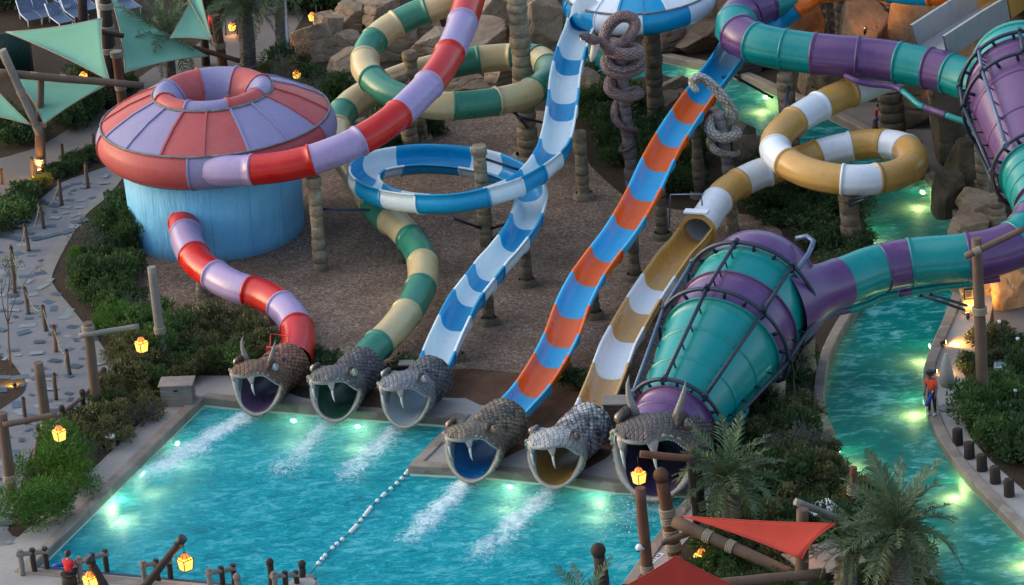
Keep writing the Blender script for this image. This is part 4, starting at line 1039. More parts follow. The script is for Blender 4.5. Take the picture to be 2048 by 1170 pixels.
# snakes round their posts
p1 = pillar((1268,392),(1240,112),.30,.22,'lilac grey stone post carrying the pink snake', 'lilacstone', seed=41, cap=False)
Y1 = P(1268, 392).y
r1_, S1, W1 = coil_snake('pink scaly snake coiled round a lilac grey post, striking left with open mouth',
 [(1183,74,-1.2),(1203,84,-.9),(1216,100,-.5),(1232,92,-.1),(1256,76,.35),(1270,52,.6),(1262,36,.75),(1240,34,.8),(1218,52,.7),(1208,80,.4),(1216,98,.0),(1240,108,-.45),(1264,108,-.40),(1278,104,.0),(1262,98,.45),(1230,112,.4),(1214,122,-.05),(1222,140,-.38),(1250,146,-.42),(1276,134,-.1),(1272,128,.35),(1236,145,.42),(1220,165,.0),(1222,182,-.35),(1250,194,-.42),(1278,188,-.05),(1264,182,.35),(1236,205,.30),(1229,225,-.05),(1232,242,-.28),(1250,256,-.34),(1272,262,-.05),(1262,272,.3),(1246,290,.1),(1242,302,-.2),(1258,298,-.34),(1274,282,-.1)],
 [.10,.19,.20,.20,.23,.25,.26,.26,.26,.26,.26,.27,.27,.28,.27,.28,.29,.29,.29,.28,.27,.26,.25,.24,.24,.23,.21,.19,.17,.16,.15,.14,.12,.10,.09,.07,.03], Y1, M['pinksnake'])
mb = MB()  # open jaws of the striking head
hb = PY(1194, 82, Y1-1.0); ja = PY(1158, 70, Y1-1.5); jb = PY(1182, 124, Y1-1.4)
mb.tube([hb, hb.lerp(ja, .35), hb.lerp(ja, .75), ja], [.20, .22, .15, .04], 12, uv=True); mb.build('upper_jaw', M['pinksnake'], r1_)
mb = MB(); mb.tube([hb, hb.lerp(jb, .35), hb.lerp(jb, .75), jb], [.16, .17, .13, .04], 12, uv=True); mb.build('lower_jaw', M['gumm'], r1_)
for q in (-.07, .07):
    mb = MB(); s_ = hb.lerp(ja, .8)+Vector((q, 0, -.05)); mb.tube([s_, s_-Vector((0, .02, .18)), s_-Vector((-.03, .03, .34))], [.035, .025, .004], 7); mb.build('fang', M['fang'], r1_)
    mb = MB(); mb.ball(hb.lerp(ja, .3)+Vector((q*1.6, -.06, .16)), .05); mb.build('eye', M['eye_b'], r1_)
pillar((1468,400),(1438,226),.27,.24,'pale grey hollow topped post carrying the white snake', 'greystone', seed=42, cap=False)
Y2 = P(1468, 400).y
r2_, S2, W2 = coil_snake('white and gold patterned snake coiled round a grey post and arching over the orange chute',
 [(1396,184,-1.0),(1390,176,-.95),(1385,166,-.9),(1388,158,-.8),(1402,155,-.6),(1424,170,-.4),(1442,190,-.25),(1458,212,-.1),(1466,228,.05),(1458,240,.35),(1430,236,.4),(1419,250,.05),(1424,266,-.32),(1448,276,-.40),(1474,268,-.05),(1464,258,.35),(1434,268,.38),(1421,282,.0),(1428,298,-.32),(1450,308,-.38),(1474,308,-.05),(1478,300,.05)],
 [.10,.16,.18,.19,.20,.21,.22,.23,.24,.24,.23,.23,.23,.23,.22,.21,.20,.19,.17,.15,.12,.05], Y2, M['whitesnake'])

# ================================================================== ROCKS
def boulder_mesh(seed, blocky=.5):
    rng = random.Random(seed*13+1); bm = bmesh.new(); bmesh.ops.create_icosphere(bm, subdivisions=5, radius=1)
    pl = []
    for i in range(13):
        n = Vector((rng.gauss(0, 1), rng.gauss(0, 1), rng.gauss(0, .55))).normalized(); pl.append((n, rng.uniform(.62, .9)))
    pl += [(Vector((rng.uniform(-.25, .25), rng.uniform(-.25, .25), 1)).normalized(), rng.uniform(.5, .75)), (Vector((0, 0, -1)), .7)]
    for v in bm.verts:
        d = v.co.normalized(); k = 1.15
        for n, h in pl:
            c = n.dot(d)
            if c > .05: k = min(k, h/c)
        p = d*k; st = (p.z*3.2+.8*mnoise.noise(p*1.3+Vector((seed, 0, 0)))) % 1.0
        k *= 1+.05*fbm(p+Vector((seed*5, 0, 0)), 2.2, 4)-.055*(1-sstep(.0, .16, st))*(1 if abs(p.z) < .6 else 0)
        v.co = d*k
    me = bpy.data.meshes.new('boulder'); bm.to_mesh(me); bm.free()
    for p in me.polygons: p.use_smooth = False
    return me
BM = [boulder_mesh(i, .30+.08*(i % 4)) for i in range(7)]
nb = [0]
def boulder(px, py, wpx, hpx, label, mat='rock', group='boulders of the rock bank', z=0.0, dep=None, rot=None):
    """px,py: middle of its foot in the photo"""
    i = nb[0]; nb[0] += 1; rng = random.Random(i)
    me = BM[i % 7].copy(); me.materials.clear(); me.materials.append(M[mat]); o = bpy.data.objects.new('boulder', me); COL.objects.link(o)
    wv = wpx/50; h = hpx/46; o.scale = (wv*.62, (dep or wv*.85)*.6, h*.78); p = P(px, py, z); o.location = p+Vector((0, .2*wv, h*.35))
    o.rotation_euler = (rng.uniform(-.22, .22), rng.uniform(-.3, .3), rng.uniform(0, 6.3) if rot is None else rot)
    return tagp(o, label, 'boulder', group)
for (x, y, ww, hh, lab) in [
 (622,118,70,60,'long sandy boulder leaning at the left end of the rock bank'), (660,100,55,78,'tall tilted slab in the left rock pile'), (690,118,60,50,'squat tan boulder below the tilted slab'),
 (648,60,40,36,'small rock at the top left of the bank'), (700,60,60,55,'cracked block above the left rock pile'), (735,30,60,45,'upper block left of the green tube top'),
 (690,160,62,45,'rounded boulder standing alone left of the green tube'), (765,60,70,60,'block half hidden behind the cream tube bend'), (800,115,90,75,'big smooth rock inside the green tube bend'),
 (846,90,80,66,'orange tinted boulder between the green and red tubes'), (873,132,90,62,'broad boulder behind the red tube'), (905,60,70,70,'square block right behind the red tube top'),
 (960,80,100,60,'layered boulder right of the red tube'), (1000,50,80,60,'flat block next to the tallest pillar'), (960,130,110,62,'wide dark boulder behind the green loop'),
 (1010,175,90,50,'low rock seen through the green loop'), (925,195,90,44,'low rock at the left inside the green loop'), (1085,120,70,120,'tall dark crag right of the tallest pillar'), (1085,40,90,80,'dark crag top right of the tallest pillar')]:
    boulder(x, y, ww*1.25, hh*1.25, lab)
for (x, y, ww, hh, lab) in [(1345,205,60,36,'flat rock slab left of the orange chute by the water'),(1375,232,56,36,'second flat slab by the water under the orange chute'),(1330,240,60,40,'broad stone at the foot of the bowl pillar'),(1480,300,60,50,'rough rock right of the white snake post'),(1500,320,50,44,'dark rock behind the white snake post'),(1420,290,40,30,'small rock under the white snake coils'),(1190,195,70,40,'dark stone behind the pink snake post')]:
    boulder(x, y, ww*1.2, hh*1.2, lab, 'totemdark')
for (x, y, ww, hh, lab) in [(1950,440,80,44,'long flat boulder of the stack right of the river'),(1962,412,66,36,'upper boulder of the stack right of the river'),(1940,470,70,40,'lowest boulder of the stack right of the river'),(1975,385,46,44,'top boulder of the stack beside the tan post'),(1990,570,120,90,'large pale rock lit orange below the purple tube'),(2030,600,90,100,'dark crag at the right edge under the purple tube')]:
    boulder(x, y+14, ww*1.1, hh*1.2, lab, 'rock')
boulder(1645,884, 46, 52, 'tan boulder on the river edge above the hedge', 'totem', rot=.3)
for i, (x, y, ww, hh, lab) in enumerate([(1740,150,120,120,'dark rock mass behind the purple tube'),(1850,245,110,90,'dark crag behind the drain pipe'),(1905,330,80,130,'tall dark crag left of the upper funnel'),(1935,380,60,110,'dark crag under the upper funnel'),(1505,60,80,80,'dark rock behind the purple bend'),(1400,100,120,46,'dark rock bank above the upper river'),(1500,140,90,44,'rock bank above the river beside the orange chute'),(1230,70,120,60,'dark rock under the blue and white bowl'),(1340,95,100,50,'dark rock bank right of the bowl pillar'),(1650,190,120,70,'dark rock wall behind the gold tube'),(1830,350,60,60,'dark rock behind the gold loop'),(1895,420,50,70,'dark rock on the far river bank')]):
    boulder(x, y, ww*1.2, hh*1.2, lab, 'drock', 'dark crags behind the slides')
# the dark rock building with its stair at the top right
def wallstrip(px, h, mat, name, label):
    pts = [P(a, b, 0) for a, b in px]; S = spline(pts, 10); mb = MB(); rows = []
    for p, t_ in S:
        row = []
        for j in range(13):
            q = p+Vector((0, 0, h*j/12-.1)); n = fbm(q, .55, 4); row.append(q+Vector((.9*n, -1.1*n, .15*n)))
        rows.append(row)
    mb.grid(rows)
    # top slab gives it depth
    mb.grid([[r_[-1] for r_ in rows], [r_[-1]+Vector((0, 6, .3)) for r_ in rows]])
    o = mb.build(name, M[mat]); return tagp(o, label, 'rock wall')
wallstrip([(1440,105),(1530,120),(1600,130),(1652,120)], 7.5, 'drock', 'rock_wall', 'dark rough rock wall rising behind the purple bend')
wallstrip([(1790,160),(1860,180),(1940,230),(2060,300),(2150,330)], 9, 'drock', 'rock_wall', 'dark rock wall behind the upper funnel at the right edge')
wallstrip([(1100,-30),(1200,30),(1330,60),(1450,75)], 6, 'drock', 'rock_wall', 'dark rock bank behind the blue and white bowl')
st = empty('stairway', P(1725, 110), 'wooden stairway glowing orange between two stone columns', 'stairs')
for i in range(11):
    mb = MB(); mb.box(P(1728-2*i, 118, 0)+Vector((0, .42*i+.3, .28*i+.14)), (2.6, .42, .10), bev=.02); mb.build('stair_tread', M['wood'], st)
for s_ in (-1.35, 1.35):
    mb = MB(); a = P(1728, 118)+Vector((s_, 0, 0)); mb.tube([a, a+Vector((0, 4.6, 3.1))], .09, 6); mb.build('stringer', M['wooddark'], st)
wb = empty('rock_building', P(1730, 20), 'dark hall behind the stairs at the top right', 'building')
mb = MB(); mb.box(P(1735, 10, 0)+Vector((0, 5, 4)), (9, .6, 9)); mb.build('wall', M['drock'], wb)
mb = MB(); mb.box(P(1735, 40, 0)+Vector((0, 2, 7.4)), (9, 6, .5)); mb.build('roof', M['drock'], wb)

# ================================================================== LAMPS
def point(name, loc, e, c, r=.15, parent=None, spot=None, aim=None):
    l = bpy.data.lights.new(name, 'SPOT' if spot else 'POINT'); l.energy = e; l.color = c; l.shadow_soft_size = r
    o = bpy.data.objects.new(name, l); COL.objects.link(o); o.location = loc
    if spot: l.spot_size = R(spot); l.spot_blend = .8; o.rotation_euler = Vector(aim).to_track_quat('-Z', 'Y').to_euler()
    if parent: rel(o, parent)
    return o
def pool_light(px, py, toward, e, col, label, z, group, dist=.45, deep=.30, vis=True):
    """px,py on the water surface near the wall; toward: pixel its beam heads for"""
    p = P(px, py, z); q = P(*toward, z); d = (q-p); d.z = 0; d.normalize()
    c = p+Vector((0, 0, -.12 if vis else -deep)); root = empty('pool_light', c, label, 'pool light', group)
    mb = MB(); rr = d.cross(Vector((0, 0, 1))); n = 14
    up = Vector((0, 0, 1))
    mb.grid([[c+d*o+(rr*math.cos(6.2832*j/n)+up*math.sin(6.2832*j/n)*.8)*k for j in range(n)] for o, k in ((0, .16), (.05, .15), (.06, .12))], close=True); mb.build('lamp_housing', M['wht'], root)
    mb = MB(); mb.grid([[c+d*o+(rr*math.cos(6.2832*j/n)+up*math.sin(6.2832*j/n)*.8)*k for j in range(n)] for o, k in ((.055, .12), (.075, .08), (.08, .005))], close=True); mb.build('lens', M['pool_lamp'], root)
    point('pool_beam', c+d*dist+Vector((0, 0, -deep)), e, col, .18, root)
PLG = 'underwater lights of the pool'
PW = (1.0, .98, .62)
for (x, y, tw, e, lab) in [(587,834,(575,860),56,'underwater light between the brown and violet snake heads'),(716,846,(700,880),80,'underwater light between the violet and grey snake heads'),(1020,966,(1000,995),80,'underwater light between the sand and white snake heads'),(1196,981,(1180,1010),80,'underwater light between the white and horned snake heads'),(352,880,(390,900),48,'underwater light near the far left corner of the pool'),(283,941,(320,950),65,'underwater light at the middle of the left pool wall'),(214,1000,(250,1000),187,'brightest underwater light on the left pool wall')]:
    pool_light(x, y, tw, e, PW, lab, WZ, PLG)
RLG = 'underwater lights of the river'
RY = (1.0, .97, .42)
for (x, y, tw, e, lab) in [(1394,138,(1375,150),51,'river light nearest the orange chute top'),(1532,188,(1505,205),70,'river light beside the gold tube'),(1846,378,(1825,392),75,'river light under the gold loop'),(1722,452,(1745,460),70,'river light on the near bank by the knobbly pillar'),(1862,686,(1845,690),70,'river light below the teal tube'),(1850,797,(1825,797),88,'river light beside the standing lifeguard'),(1674,898,(1700,905),85,'river light by the tan boulder'),(1928,955,(1905,962),85,'river light next to the row of stumps'),(1820,1052,(1845,1058),56,'river light half hidden by the big palm'),(2062,1085,(2040,1112),104,'river light at the right edge of the frame'),(1118,72,(1128,82),37,'river light in the far channel left of the blue chute')]:
    pool_light(x, y, tw, e, RY, lab, RZ, RLG)
def uplight(px, py, aim, e, label, col=(1, .42, .10), spot=110, z=0.0):
    p = P(px, py, z); root = empty('spotlight', p, label, 'spotlight', 'small garden spotlights'); d = Vector(aim).normalized()
    mb = MB(); mb.tube([p, p+Vector((0, 0, .14))], .03, 6); mb.build('spike', M['black'], root)
    mb = MB(); c = p+Vector((0, 0, .18)); mb.tube([c-d*.10, c+d*.10], [.07, .09], 12); mb.build('lamp_head', M['black'], root)
    mb = MB(); mb.tube([c+d*.101, c+d*.115], .075, 12); mb.build('bulb', M['warm'], root)
    point('spot_beam', c+d*.2, e, col, .06, root, spot, d)
uplight(30, 778, (-.1, .3, -.05), 60, 'spotlight glowing yellow on bare soil beside the path', (1, .62, .10), 170)
uplight(92, 372, (-1, .3, .4), 120, 'spotlight lighting the yellow shrub by the path', (1, .50, .10), 140)
uplight(80, 352, (-.05, .5, 1), 110, 'spotlight at the foot of the sail mast', (1, .40, .10), 90)
uplight(1886, 694, (1, .25, -.04), 200, 'black box spotlight throwing orange light over the river deck', (1, .50, .10), 120)
uplight(1868, 752, (1, .3, -.05), 70, 'small spotlight behind the closed parasol', (1, .50, .12), 120)
uplight(1962, 640, (0, 1, .5), 160, 'spotlight shining up the orange lit rock', (1, .42, .08), 130)
uplight(1936, 640, (0, 1, .8), 60, 'spotlight in front of the stone post with the sign', (1, .42, .08), 100)
uplight(1730, 70, (0, 1, .6), 420, 'spotlight on the wooden stairs', (1, .36, .06), 150, 3.0)
uplight(1808, 110, (-.9, .35, .6), 160, 'spotlight washing the orange side of a stone column', (1, .34, .05), 120)
uplight(1868, 205, (0, 1, .8), 60, 'spotlight under the purple tube', (1, .40, .06), 90, 1.2)

# ================================================================== LANTERNS
def lantern_proto():
    root = empty('lantern', (0, 0, 0), 'x', 'lantern')
    def emp(name, mb, mat):
        o = bpy.data.objects.new(name, mb.mesh(name, mat)); COL.objects.link(o); o.parent = root; return o
    # origin: hook at the top; body hangs below
    T = (-.62, .20); Bt = (-1.02, .155)
    for k in range(4):
        a = R(90*k+38); ca, sa = math.cos(a), math.sin(a)
        def q(x, y, z): return (x*ca-y*sa, x*sa+y*ca, z)
        mb = MB(); w0, w1 = T[1], Bt[1]
        mb.add([q(-w1, -w1, Bt[0]), q(w1, -w1, Bt[0]), q(w0, -w0, T[0]), q(-w0, -w0, T[0])], [(0, 1, 2, 3)], 0, False); emp('glass_panel', mb, M['lamp'])
        mb = MB(); mb.tube([q(-w1, -w1, Bt[0]), q(-w0, -w0, T[0])], .018, 5); mb.tube([q(-w0, -w0, T[0]), q(w0, -w0, T[0])], .020, 5); mb.tube([q(-w1, -w1, Bt[0]), q(w1, -w1, Bt[0])], .018, 5); emp('frame_bar', mb, M['black'])
    mb = MB(); rows = [[(.155*math.sin(t_)*math.cos(6.2832*j/12), .155*math.sin(t_)*math.sin(6.2832*j/12), T[0]+.20*math.cos(t_)) for j in range(12)] for t_ in [R(4+86*i/6) for i in range(7)]]
    mb.grid(rows, close=True); emp('dome', mb, M['lampdome'])
    mb = MB()
    for j in range(6):
        a = 6.2832*j/6; mb.tube([(.16*math.sin(t_)*math.cos(a), .16*math.sin(t_)*math.sin(a), T[0]+.205*math.cos(t_)) for t_ in [R(5+85*i/5) for i in range(6)]], .011, 4)
    emp('dome_ribs', mb, M['black'])
    mb = MB(); mb.tube([(0, 0, T[0]+.2), (0, 0, -.02)], .010, 5); emp('chain', mb, M['black'])
    return root
LP = lantern_proto(); first = [True]
def lantern(hook, label, sc=1.0):
    o = LP if first[0] else copy_tree(LP); first[0] = False
    o.location = hook; o.scale = (sc,)*3; o['label'] = label; o['group'] = 'lit hanging lanterns'
    point('lantern_glow', Vector(hook)+Vector((0, 0, -.85*sc)), 26*sc, (1, .5, .12), .2)
    return o

# ================================================================== LOG POLES
def log(mb, a, b, r0, r1=None, n=12, knots=0):
    a = Vector(a); b = Vector(b); r1 = r1 or r0; m = 9; sd = a.x*3+b.z
    pts = []; rr = []
    for i in range(m):
        q = i/(m-1); off = Vector((mnoise.noise(Vector((q*2, sd, 1))), mnoise.noise(Vector((q*2, sd, 7))), 0))*.035
        pts.append(a.lerp(b, q)+off*math.sin(math.pi*q)); rr.append(lerp(r0, r1, q)*(1+.06*mnoise.noise(Vector((q*7, sd, 3)))))
    mb.tube(pts, rr, n)
def bands(a, b, ts, r, root):
    for t_ in ts:
        p = a.lerp(b, t_); d = (b-a).normalized(); mb = MB()
        for k in range(4): mb.tube([p+d*(.07*k-.12), p+d*(.07*k-.06)], [r*1.16, r*1.14], 12)
        mb.build('rope_binding', M['rope'], root)
def pole(base, top, r, label, mat='wood', ts=(), knob=False, name='log_pole', cat='wooden pole', group='upright log poles', r1=None, dy=0.0):
    B = P(*base, 0); T = PY(*top, B.y+dy); root = empty(name, B, label, cat, group)
    mb = MB(); log(mb, B, T, r, r1 or r*.88); mb.build('pole_shaft', M[mat], root)
    if knob:
        mb = MB(); d = (T-B).normalized(); mb.ball(T+d*r*.9, r*1.12); mb.build('knob', M[mat], root)
    bands(B, T, ts, r, root); return root, B, T
def arm(root, B, a, b, r, mat='wood', dy=(0, 0), name='cross_arm'):
    A = PY(*a, B.y-.0+dy[0]); E = PY(*b, B.y+dy[1]); mb = MB(); log(mb, A, E, r, r*.9); mb.build(name, M[mat], root); return A, E
pole((330,738),(303,534),.20,'tall grey log pole behind the left shrubs', 'woodgrey', (.38,))
rt, B, T = pole((196,832),(175,645),.21,'lantern post with a cross arm at the edge of the path', 'wood', (.12, .93), name='lantern_post', group='lantern posts')
arm(rt, B, (158,672), (278,652), .11, 'woodgrey', (-.22, -.22)); lantern(PY(279, 653, B.y-.22), 'lit lantern hanging from the arm above the left shrubs')
pole((101,912),(76,725),.21,'thick log pole standing over the round green shrub', 'wood', (.32,), name='log_pole')
rt, B, T = pole((25,1000),(3,826),.22,'lantern post at the left edge with an arm pointing right', 'wood', (.25,), name='lantern_post', group='lantern posts')
arm(rt, B, (6,850), (114,829), .12, 'wood', (-.24, -.24)); lantern(PY(114, 829, B.y-.24), 'lit lantern hanging in front of the thick log pole at left')
# rail fence along the path
rf = empty('rail_fence', P(120, 870), 'rustic log handrail running beside the path above the shrubs', 'railing')
RP = [((66,960),(63,935)),((80,905),(78,862)),((127,862),(124,824)),((168,838),(165,792)),((212,800),(208,748)),((232,786),(229,742))]
pr = None
for b, t_ in RP:
    Bq = P(*b); Tq = PY(*t_, Bq.y); mb = MB(); log(mb, Bq, Tq+Vector((0, 0, .12)), .11, .10); mb.ball(Tq+Vector((0, 0, .16)), .13); mb.build('rail_post', M['wooddark'], rf)
    if pr is not None:
        mb = MB(); log(mb, pr, Tq-Vector((0, 0, .05)), .085); mb.build('handrail', M['wood'], rf)
    pr = Tq-Vector((0, 0, .05))
# rope posts along the path
RPL = [((124,412),(118,362)),((88,457),(78,408)),((57,502),(49,450)),((30,585),(22,495)),((57,628),(49,576)),((92,662),(85,612)),((112,704),(107,652)),((140,750),(132,700)),((112,800),(108,748)),((52,848),(46,796)),((176,376),(171,327)),((126,320),(123,289)),((65,357),(63,316)),((5,368),(3,338)),((188,308),(186,270))]
ordn = ['highest up the paved path','second from the top of the paved path','third from the top of the paved path','tallest, at the left edge of the path','in the middle of the paved path, left','in the middle of the paved path, right','just above the lower bend of the path','near the cross armed lantern post','left of the cross armed lantern post','lowest, beside the left lantern post','between the bowl and the yellow shrub','on the kerb by the small clipped shrubs','beside the foot of the sail mast','at the left edge by the painted line','half hidden by the bowl at its left']
for i, (b, t_) in enumerate(RPL):
    Bq = P(*b); Tq = PY(*t_, Bq.y); root = empty('rope_post', Bq, 'slim timber rope post '+ordn[i], 'post', 'timber rope posts along the path')
    mb = MB(); log(mb, Bq, Tq, .085, .08); mb.build('post_shaft', M['wood'], root); mb = MB(); d = Tq-Bq; mb.tube([Tq-d*.02, Tq+d*.06], [.09, .03], 10); mb.build('post_cap', M['wooddark'], root)
    if 0 < i < 9:
        Pb = P(*RPL[i-1][0]); Pt = PY(*RPL[i-1][1], Pb.y); mb = MB(); a = Pt-(Pt-Pb)*.08; e = Tq-d*.08
        mb.tube([a.lerp(e, q/8)-Vector((0, 0, .45*math.sin(math.pi*q/8))) for q in range(9)], .018, 5); mb.build('rope', M['rope'], root)
# pergola of the teal sails, top left
pg = empty('sail_mast', P(80, 345), 'rust red log mast with crossing beams holding the teal sails', 'sail mast', 'masts of the teal sails')
B = P(80, 345); T = PY(82, 148, B.y)
mb = MB(); log(mb, B, PY(80, 240, B.y), .24, .22); log(mb, PY(80, 240, B.y), PY(82, 150, B.y), .17, .14); mb.build('mast_shaft', M['wood'], pg); bands(B, T, (.12, .5), .24, pg)
A0 = PY(-20, 144, B.y-.3); A1 = PY(288, 171, B.y-.3); mb = MB(); log(mb, A0, A1, .19, .15); mb.build('cross_beam', M['wood'], pg); bands(A0, A1, (.47, .28), .16, pg)
A0 = PY(4, 100, B.y-.7); A1 = PY(80, 268, B.y-.5); mb = MB(); log(mb, A0, A1, .19, .17); mb.build('diagonal_beam', M['woodgrey'], pg); bands(A0, A1, (.12, .5, .93), .17, pg)
B2 = P(252, 258); 
pg2 = empty('sail_mast', B2, 'tall red mast with rope bindings between the two big teal sails', 'sail mast', 'masts of the teal sails')
mb = MB(); log(mb, B2, PY(232, 104, B2.y), .24, .2); mb.build('mast_shaft', M['woodred'], pg2); bands(B2, PY(232, 104, B2.y), (.55, .97), .23, pg2)
mb = MB(); log(mb, P(236,205), PY(222, 30, P(236,205).y), .11, .1); mb.build('side_pole', M['wood'], pg2)
mb = MB(); log(mb, PY(198, 62, B2.y+1), PY(248, 72, B2.y+1), .11); mb.build('short_arm', M['wooddark'], pg2)
pole((222,215),(209,-40),.30,'dark thick mast behind the big teal sail, rope bound', 'wooddark', (.45, .62, .8), name='sail_mast', cat='sail mast', group='masts of the teal sails')
pole((300,160),(284,60),.15,'slanted log pole behind the palm, pointed right', 'woodred') if False else None
rt, B, T = pole((447,140),(430,30),.24,'rust red mast right of the upper palm with a pointed log', 'woodred', (.45,), name='sail_mast', cat='sail mast', group='masts of the teal sails')
arm(rt, B, (370,90), (480,122), .13, 'woodred', (-.3, -.3))
pole((412,130),(404,-20),.20,'dark mast at the right corner of the teal sail', 'wooddark', (), name='sail_mast', cat='sail mast', group='masts of the teal sails')
pole((166,50),(164,-40),.24,'dark post among the sun loungers', 'wooddark', ())
pole((62,24),(58,-30),.30,'brown post at the top left behind the fence', 'wooddark', ())
# bottom right poles and beams
pole((1296,1160),(1280,976),.21,'straight dark red log pole standing before the horned snake mouth', 'woodred', (.12,))
rt, B, T = pole((1352,1125),(1324,962),.25,'round topped log mast with many rope bindings at the bottom right', 'woodred', (.06, .2, .36, .52, .62), True, name='sail_mast', cat='sail mast', group='masts of the red sails')
A0, A1 = arm(rt, B, (1348,1042), (1620,1164), .22, 'wood', (-.5, -3.2), 'long_beam'); bands(A0, A1, (.25, .42, .93), .21, rt)
A0, A1 = arm(rt, B, (1322,1086), (1398,1060), .12, 'wood', (-.7, -.6), 'short_beam')
pole((1215,1220),(1198,1112),.24,'ball topped dark pole cut by the bottom edge', 'wooddark', (), True)
rt, B, T = pole((1603,1225),(1605,1018),.26,'grey capped post through the red sail with a rope collar', 'wood', (.33,), r1=.2, name='sail_mast', cat='sail mast', group='masts of the red sails')
A0, A1 = arm(rt, B, (1400,1172), (1652,1146), .20, 'wood', (-.3, -.3), 'low_beam')
arm(rt, B, (1590,1003), (1690,1042), .13, 'woodgrey', (.6, .9), 'upper_beam')
pole((1404,1088),(1387,890),.24,'dark pole wrapped by the lower palm fronds', 'wooddark', (.4,))
rt, B, T = pole((1706,1040),(1707,934),.20,'thin topped post beside the river at the big palm', 'woodred', (.55,), r1=.13)
pole((1684,1240),(1683,1118),.27,'short thick grey post at the bottom edge near the palm', 'woodgrey', ())
rt, B, T = pole((1968,836),(1953,476),.24,'tall grey brown pole with a slanting arm at the right', 'wood', (.6,), r1=.19)
A0, A1 = arm(rt, B, (1930,513), (2052,456), .13, 'wood', (-.3, -.3)); bands(A0, A1, (.2,), .13, rt)
rt, B, T = pole((1362,1060),(1350,908),.16,'low lantern bracket post in front of the horned snake', 'wood', ()) if False else (None, None, None)
lb = empty('lantern_bracket', P(1352, 1060), 'horizontal log bracket carrying a lantern before the horned snake mouth', 'bracket')
Yb = P(1352, 1125).y+.1; mb = MB(); log(mb, PY(1280, 908, Yb), PY(1382, 917, Yb), .13); mb.build('bracket_arm', M['woodred'], lb)
mb = MB(); log(mb, PY(1380, 917, Yb), PY(1397, 1085, Yb), .13); mb.build('bracket_post', M['wooddark'], lb); 
lantern(PY(1275, 912, Yb), 'lit lantern hanging in the mouth of the horned snake')
lantern(PY(1401, 1072, P(1352,1125).y-.6), 'lit lantern with amber panes under the long beam beside the red sail', 1.1)
lantern(PY(1600, 1030, P(1603,1225).y+2), 'lit lantern peeking over the red sail by the rope collared post', .9)
# leaning lantern poles at the pool steps
Y3 = P(300, 1190).y
rt = empty('lantern_post', P(285, 1190), 'leaning dark log holding a lantern over the pool steps', 'lantern post', 'lantern posts'); mb = MB(); log(mb, PY(284, 1180, Y3), PY(362, 1082, Y3), .15, .13); mb.build('pole_shaft', M['wooddark'], rt); mb = MB(); mb.tube([PY(356, 1090, Y3), PY(367, 1074, Y3)], .17, 12); mb.build('pole_cap', M['black'], rt)
lantern(PY(366, 1082, Y3), 'lit lantern hanging from the leaning log over the pool steps', 1.08)
rt = empty('lantern_post', P(225, 1195), 'leaning dark log beside the seated lifeguard', 'lantern post', 'lantern posts'); mb = MB(); log(mb, PY(214, 1180, Y3-.4), PY(180, 1122, Y3-.4), .16, .14); mb.build('pole_shaft', M['wooddark'], rt); mb = MB(); mb.tube([PY(184, 1128, Y3-.4), PY(174, 1114, Y3-.4)], .18, 12); mb.build('pole_cap', M['black'], rt)
lantern(PY(176, 1118, Y3-.4), 'lit lantern beside the seated lifeguard at the pool steps', 1.08)
# small far lanterns
for (x, y, h, lab) in [(466,72,1.0,'small far lantern by the upper palms'),(627,60,1.2,'small far lantern above the left rock pile'),(172,196,1.6,'small lantern under the teal sail, upper'),(174,232,1.6,'small lantern under the lower teal sail'),(595,168,1.0,'small lantern behind the bowl by the rocks'),(1938,806,.9,'small lantern standing by the closed parasol'),(2042,896,1.1,'small lantern in the right hedge')]:
    b = P(x, y); rt = empty('lantern_stake', b, 'thin dark stake for the '+lab, 'stake', 'lantern stakes'); mb = MB(); mb.tube([b+Vector((.22, .1, 0)), b+Vector((.22, .1, h))], .03, 6); mb.tube([b+Vector((.22, .1, h)), b+Vector((0, 0, h))], .025, 6); mb.build('stake_rod', M['black'], rt); lantern(b+Vector((0, 0, h)), lab, .72)
# ================================================================== FOLIAGE
def leafmat(name, c1, c2, c3_, tr=.25):
    t = NT(name); co = t.coord('Object'); oi = t.new('ShaderNodeObjectInfo'); g = t.new('ShaderNodeNewGeometry')
    n = t.noise(2.2, 3, .6, co)
    col = t.mix(t.ramp(n, [(.35, 0), (.65, 1)]), c1, c2)
    col = t.mix(t.math('MULTIPLY', g.outputs['Random Per Island'], .6), col, c3_)
    col = t.mix(t.math('MULTIPLY', oi.outputs['Random'], .35), col, c3(c1, .7))
    d = t.b; t.fin(col, .6, .25)
    tl = t.new('ShaderNodeBsdfTranslucent'); t.l.new(col, tl.inputs[0]); mx = t.new('ShaderNodeMixShader'); mx.inputs[0].default_value = tr
    t.l.new(d.outputs[0], mx.inputs[1]); t.l.new(tl.outputs[0], mx.inputs[2]); t.l.new(mx.outputs[0], t.out.inputs['Surface']); return t.m
M['leaf_dark'] = leafmat('dark_leaves', (0.027, 0.063, 0.024), (0.053, 0.105, 0.033), (0.090, 0.135, 0.045))
M['leaf_mid'] = leafmat('mid_leaves', (0.039, 0.098, 0.023), (0.078, 0.156, 0.036), (0.130, 0.182, 0.058))
M['leaf_bright'] = leafmat('bright_leaves', (.036, .105, .012), (.062, .165, .022), (.10, .215, .035))
M['leaf_olive'] = leafmat('olive_leaves', (0.062, 0.077, 0.027), (0.112, 0.125, 0.044), (0.188, 0.163, 0.075))
M['leaf_grey'] = leafmat('grey_leaves', (0.054, 0.060, 0.060), (0.090, 0.096, 0.094), (0.144, 0.150, 0.144))
M['leaf_yellow'] = leafmat('yellow_leaves', (.22, .17, .02), (.35, .27, .03), (.45, .36, .06))
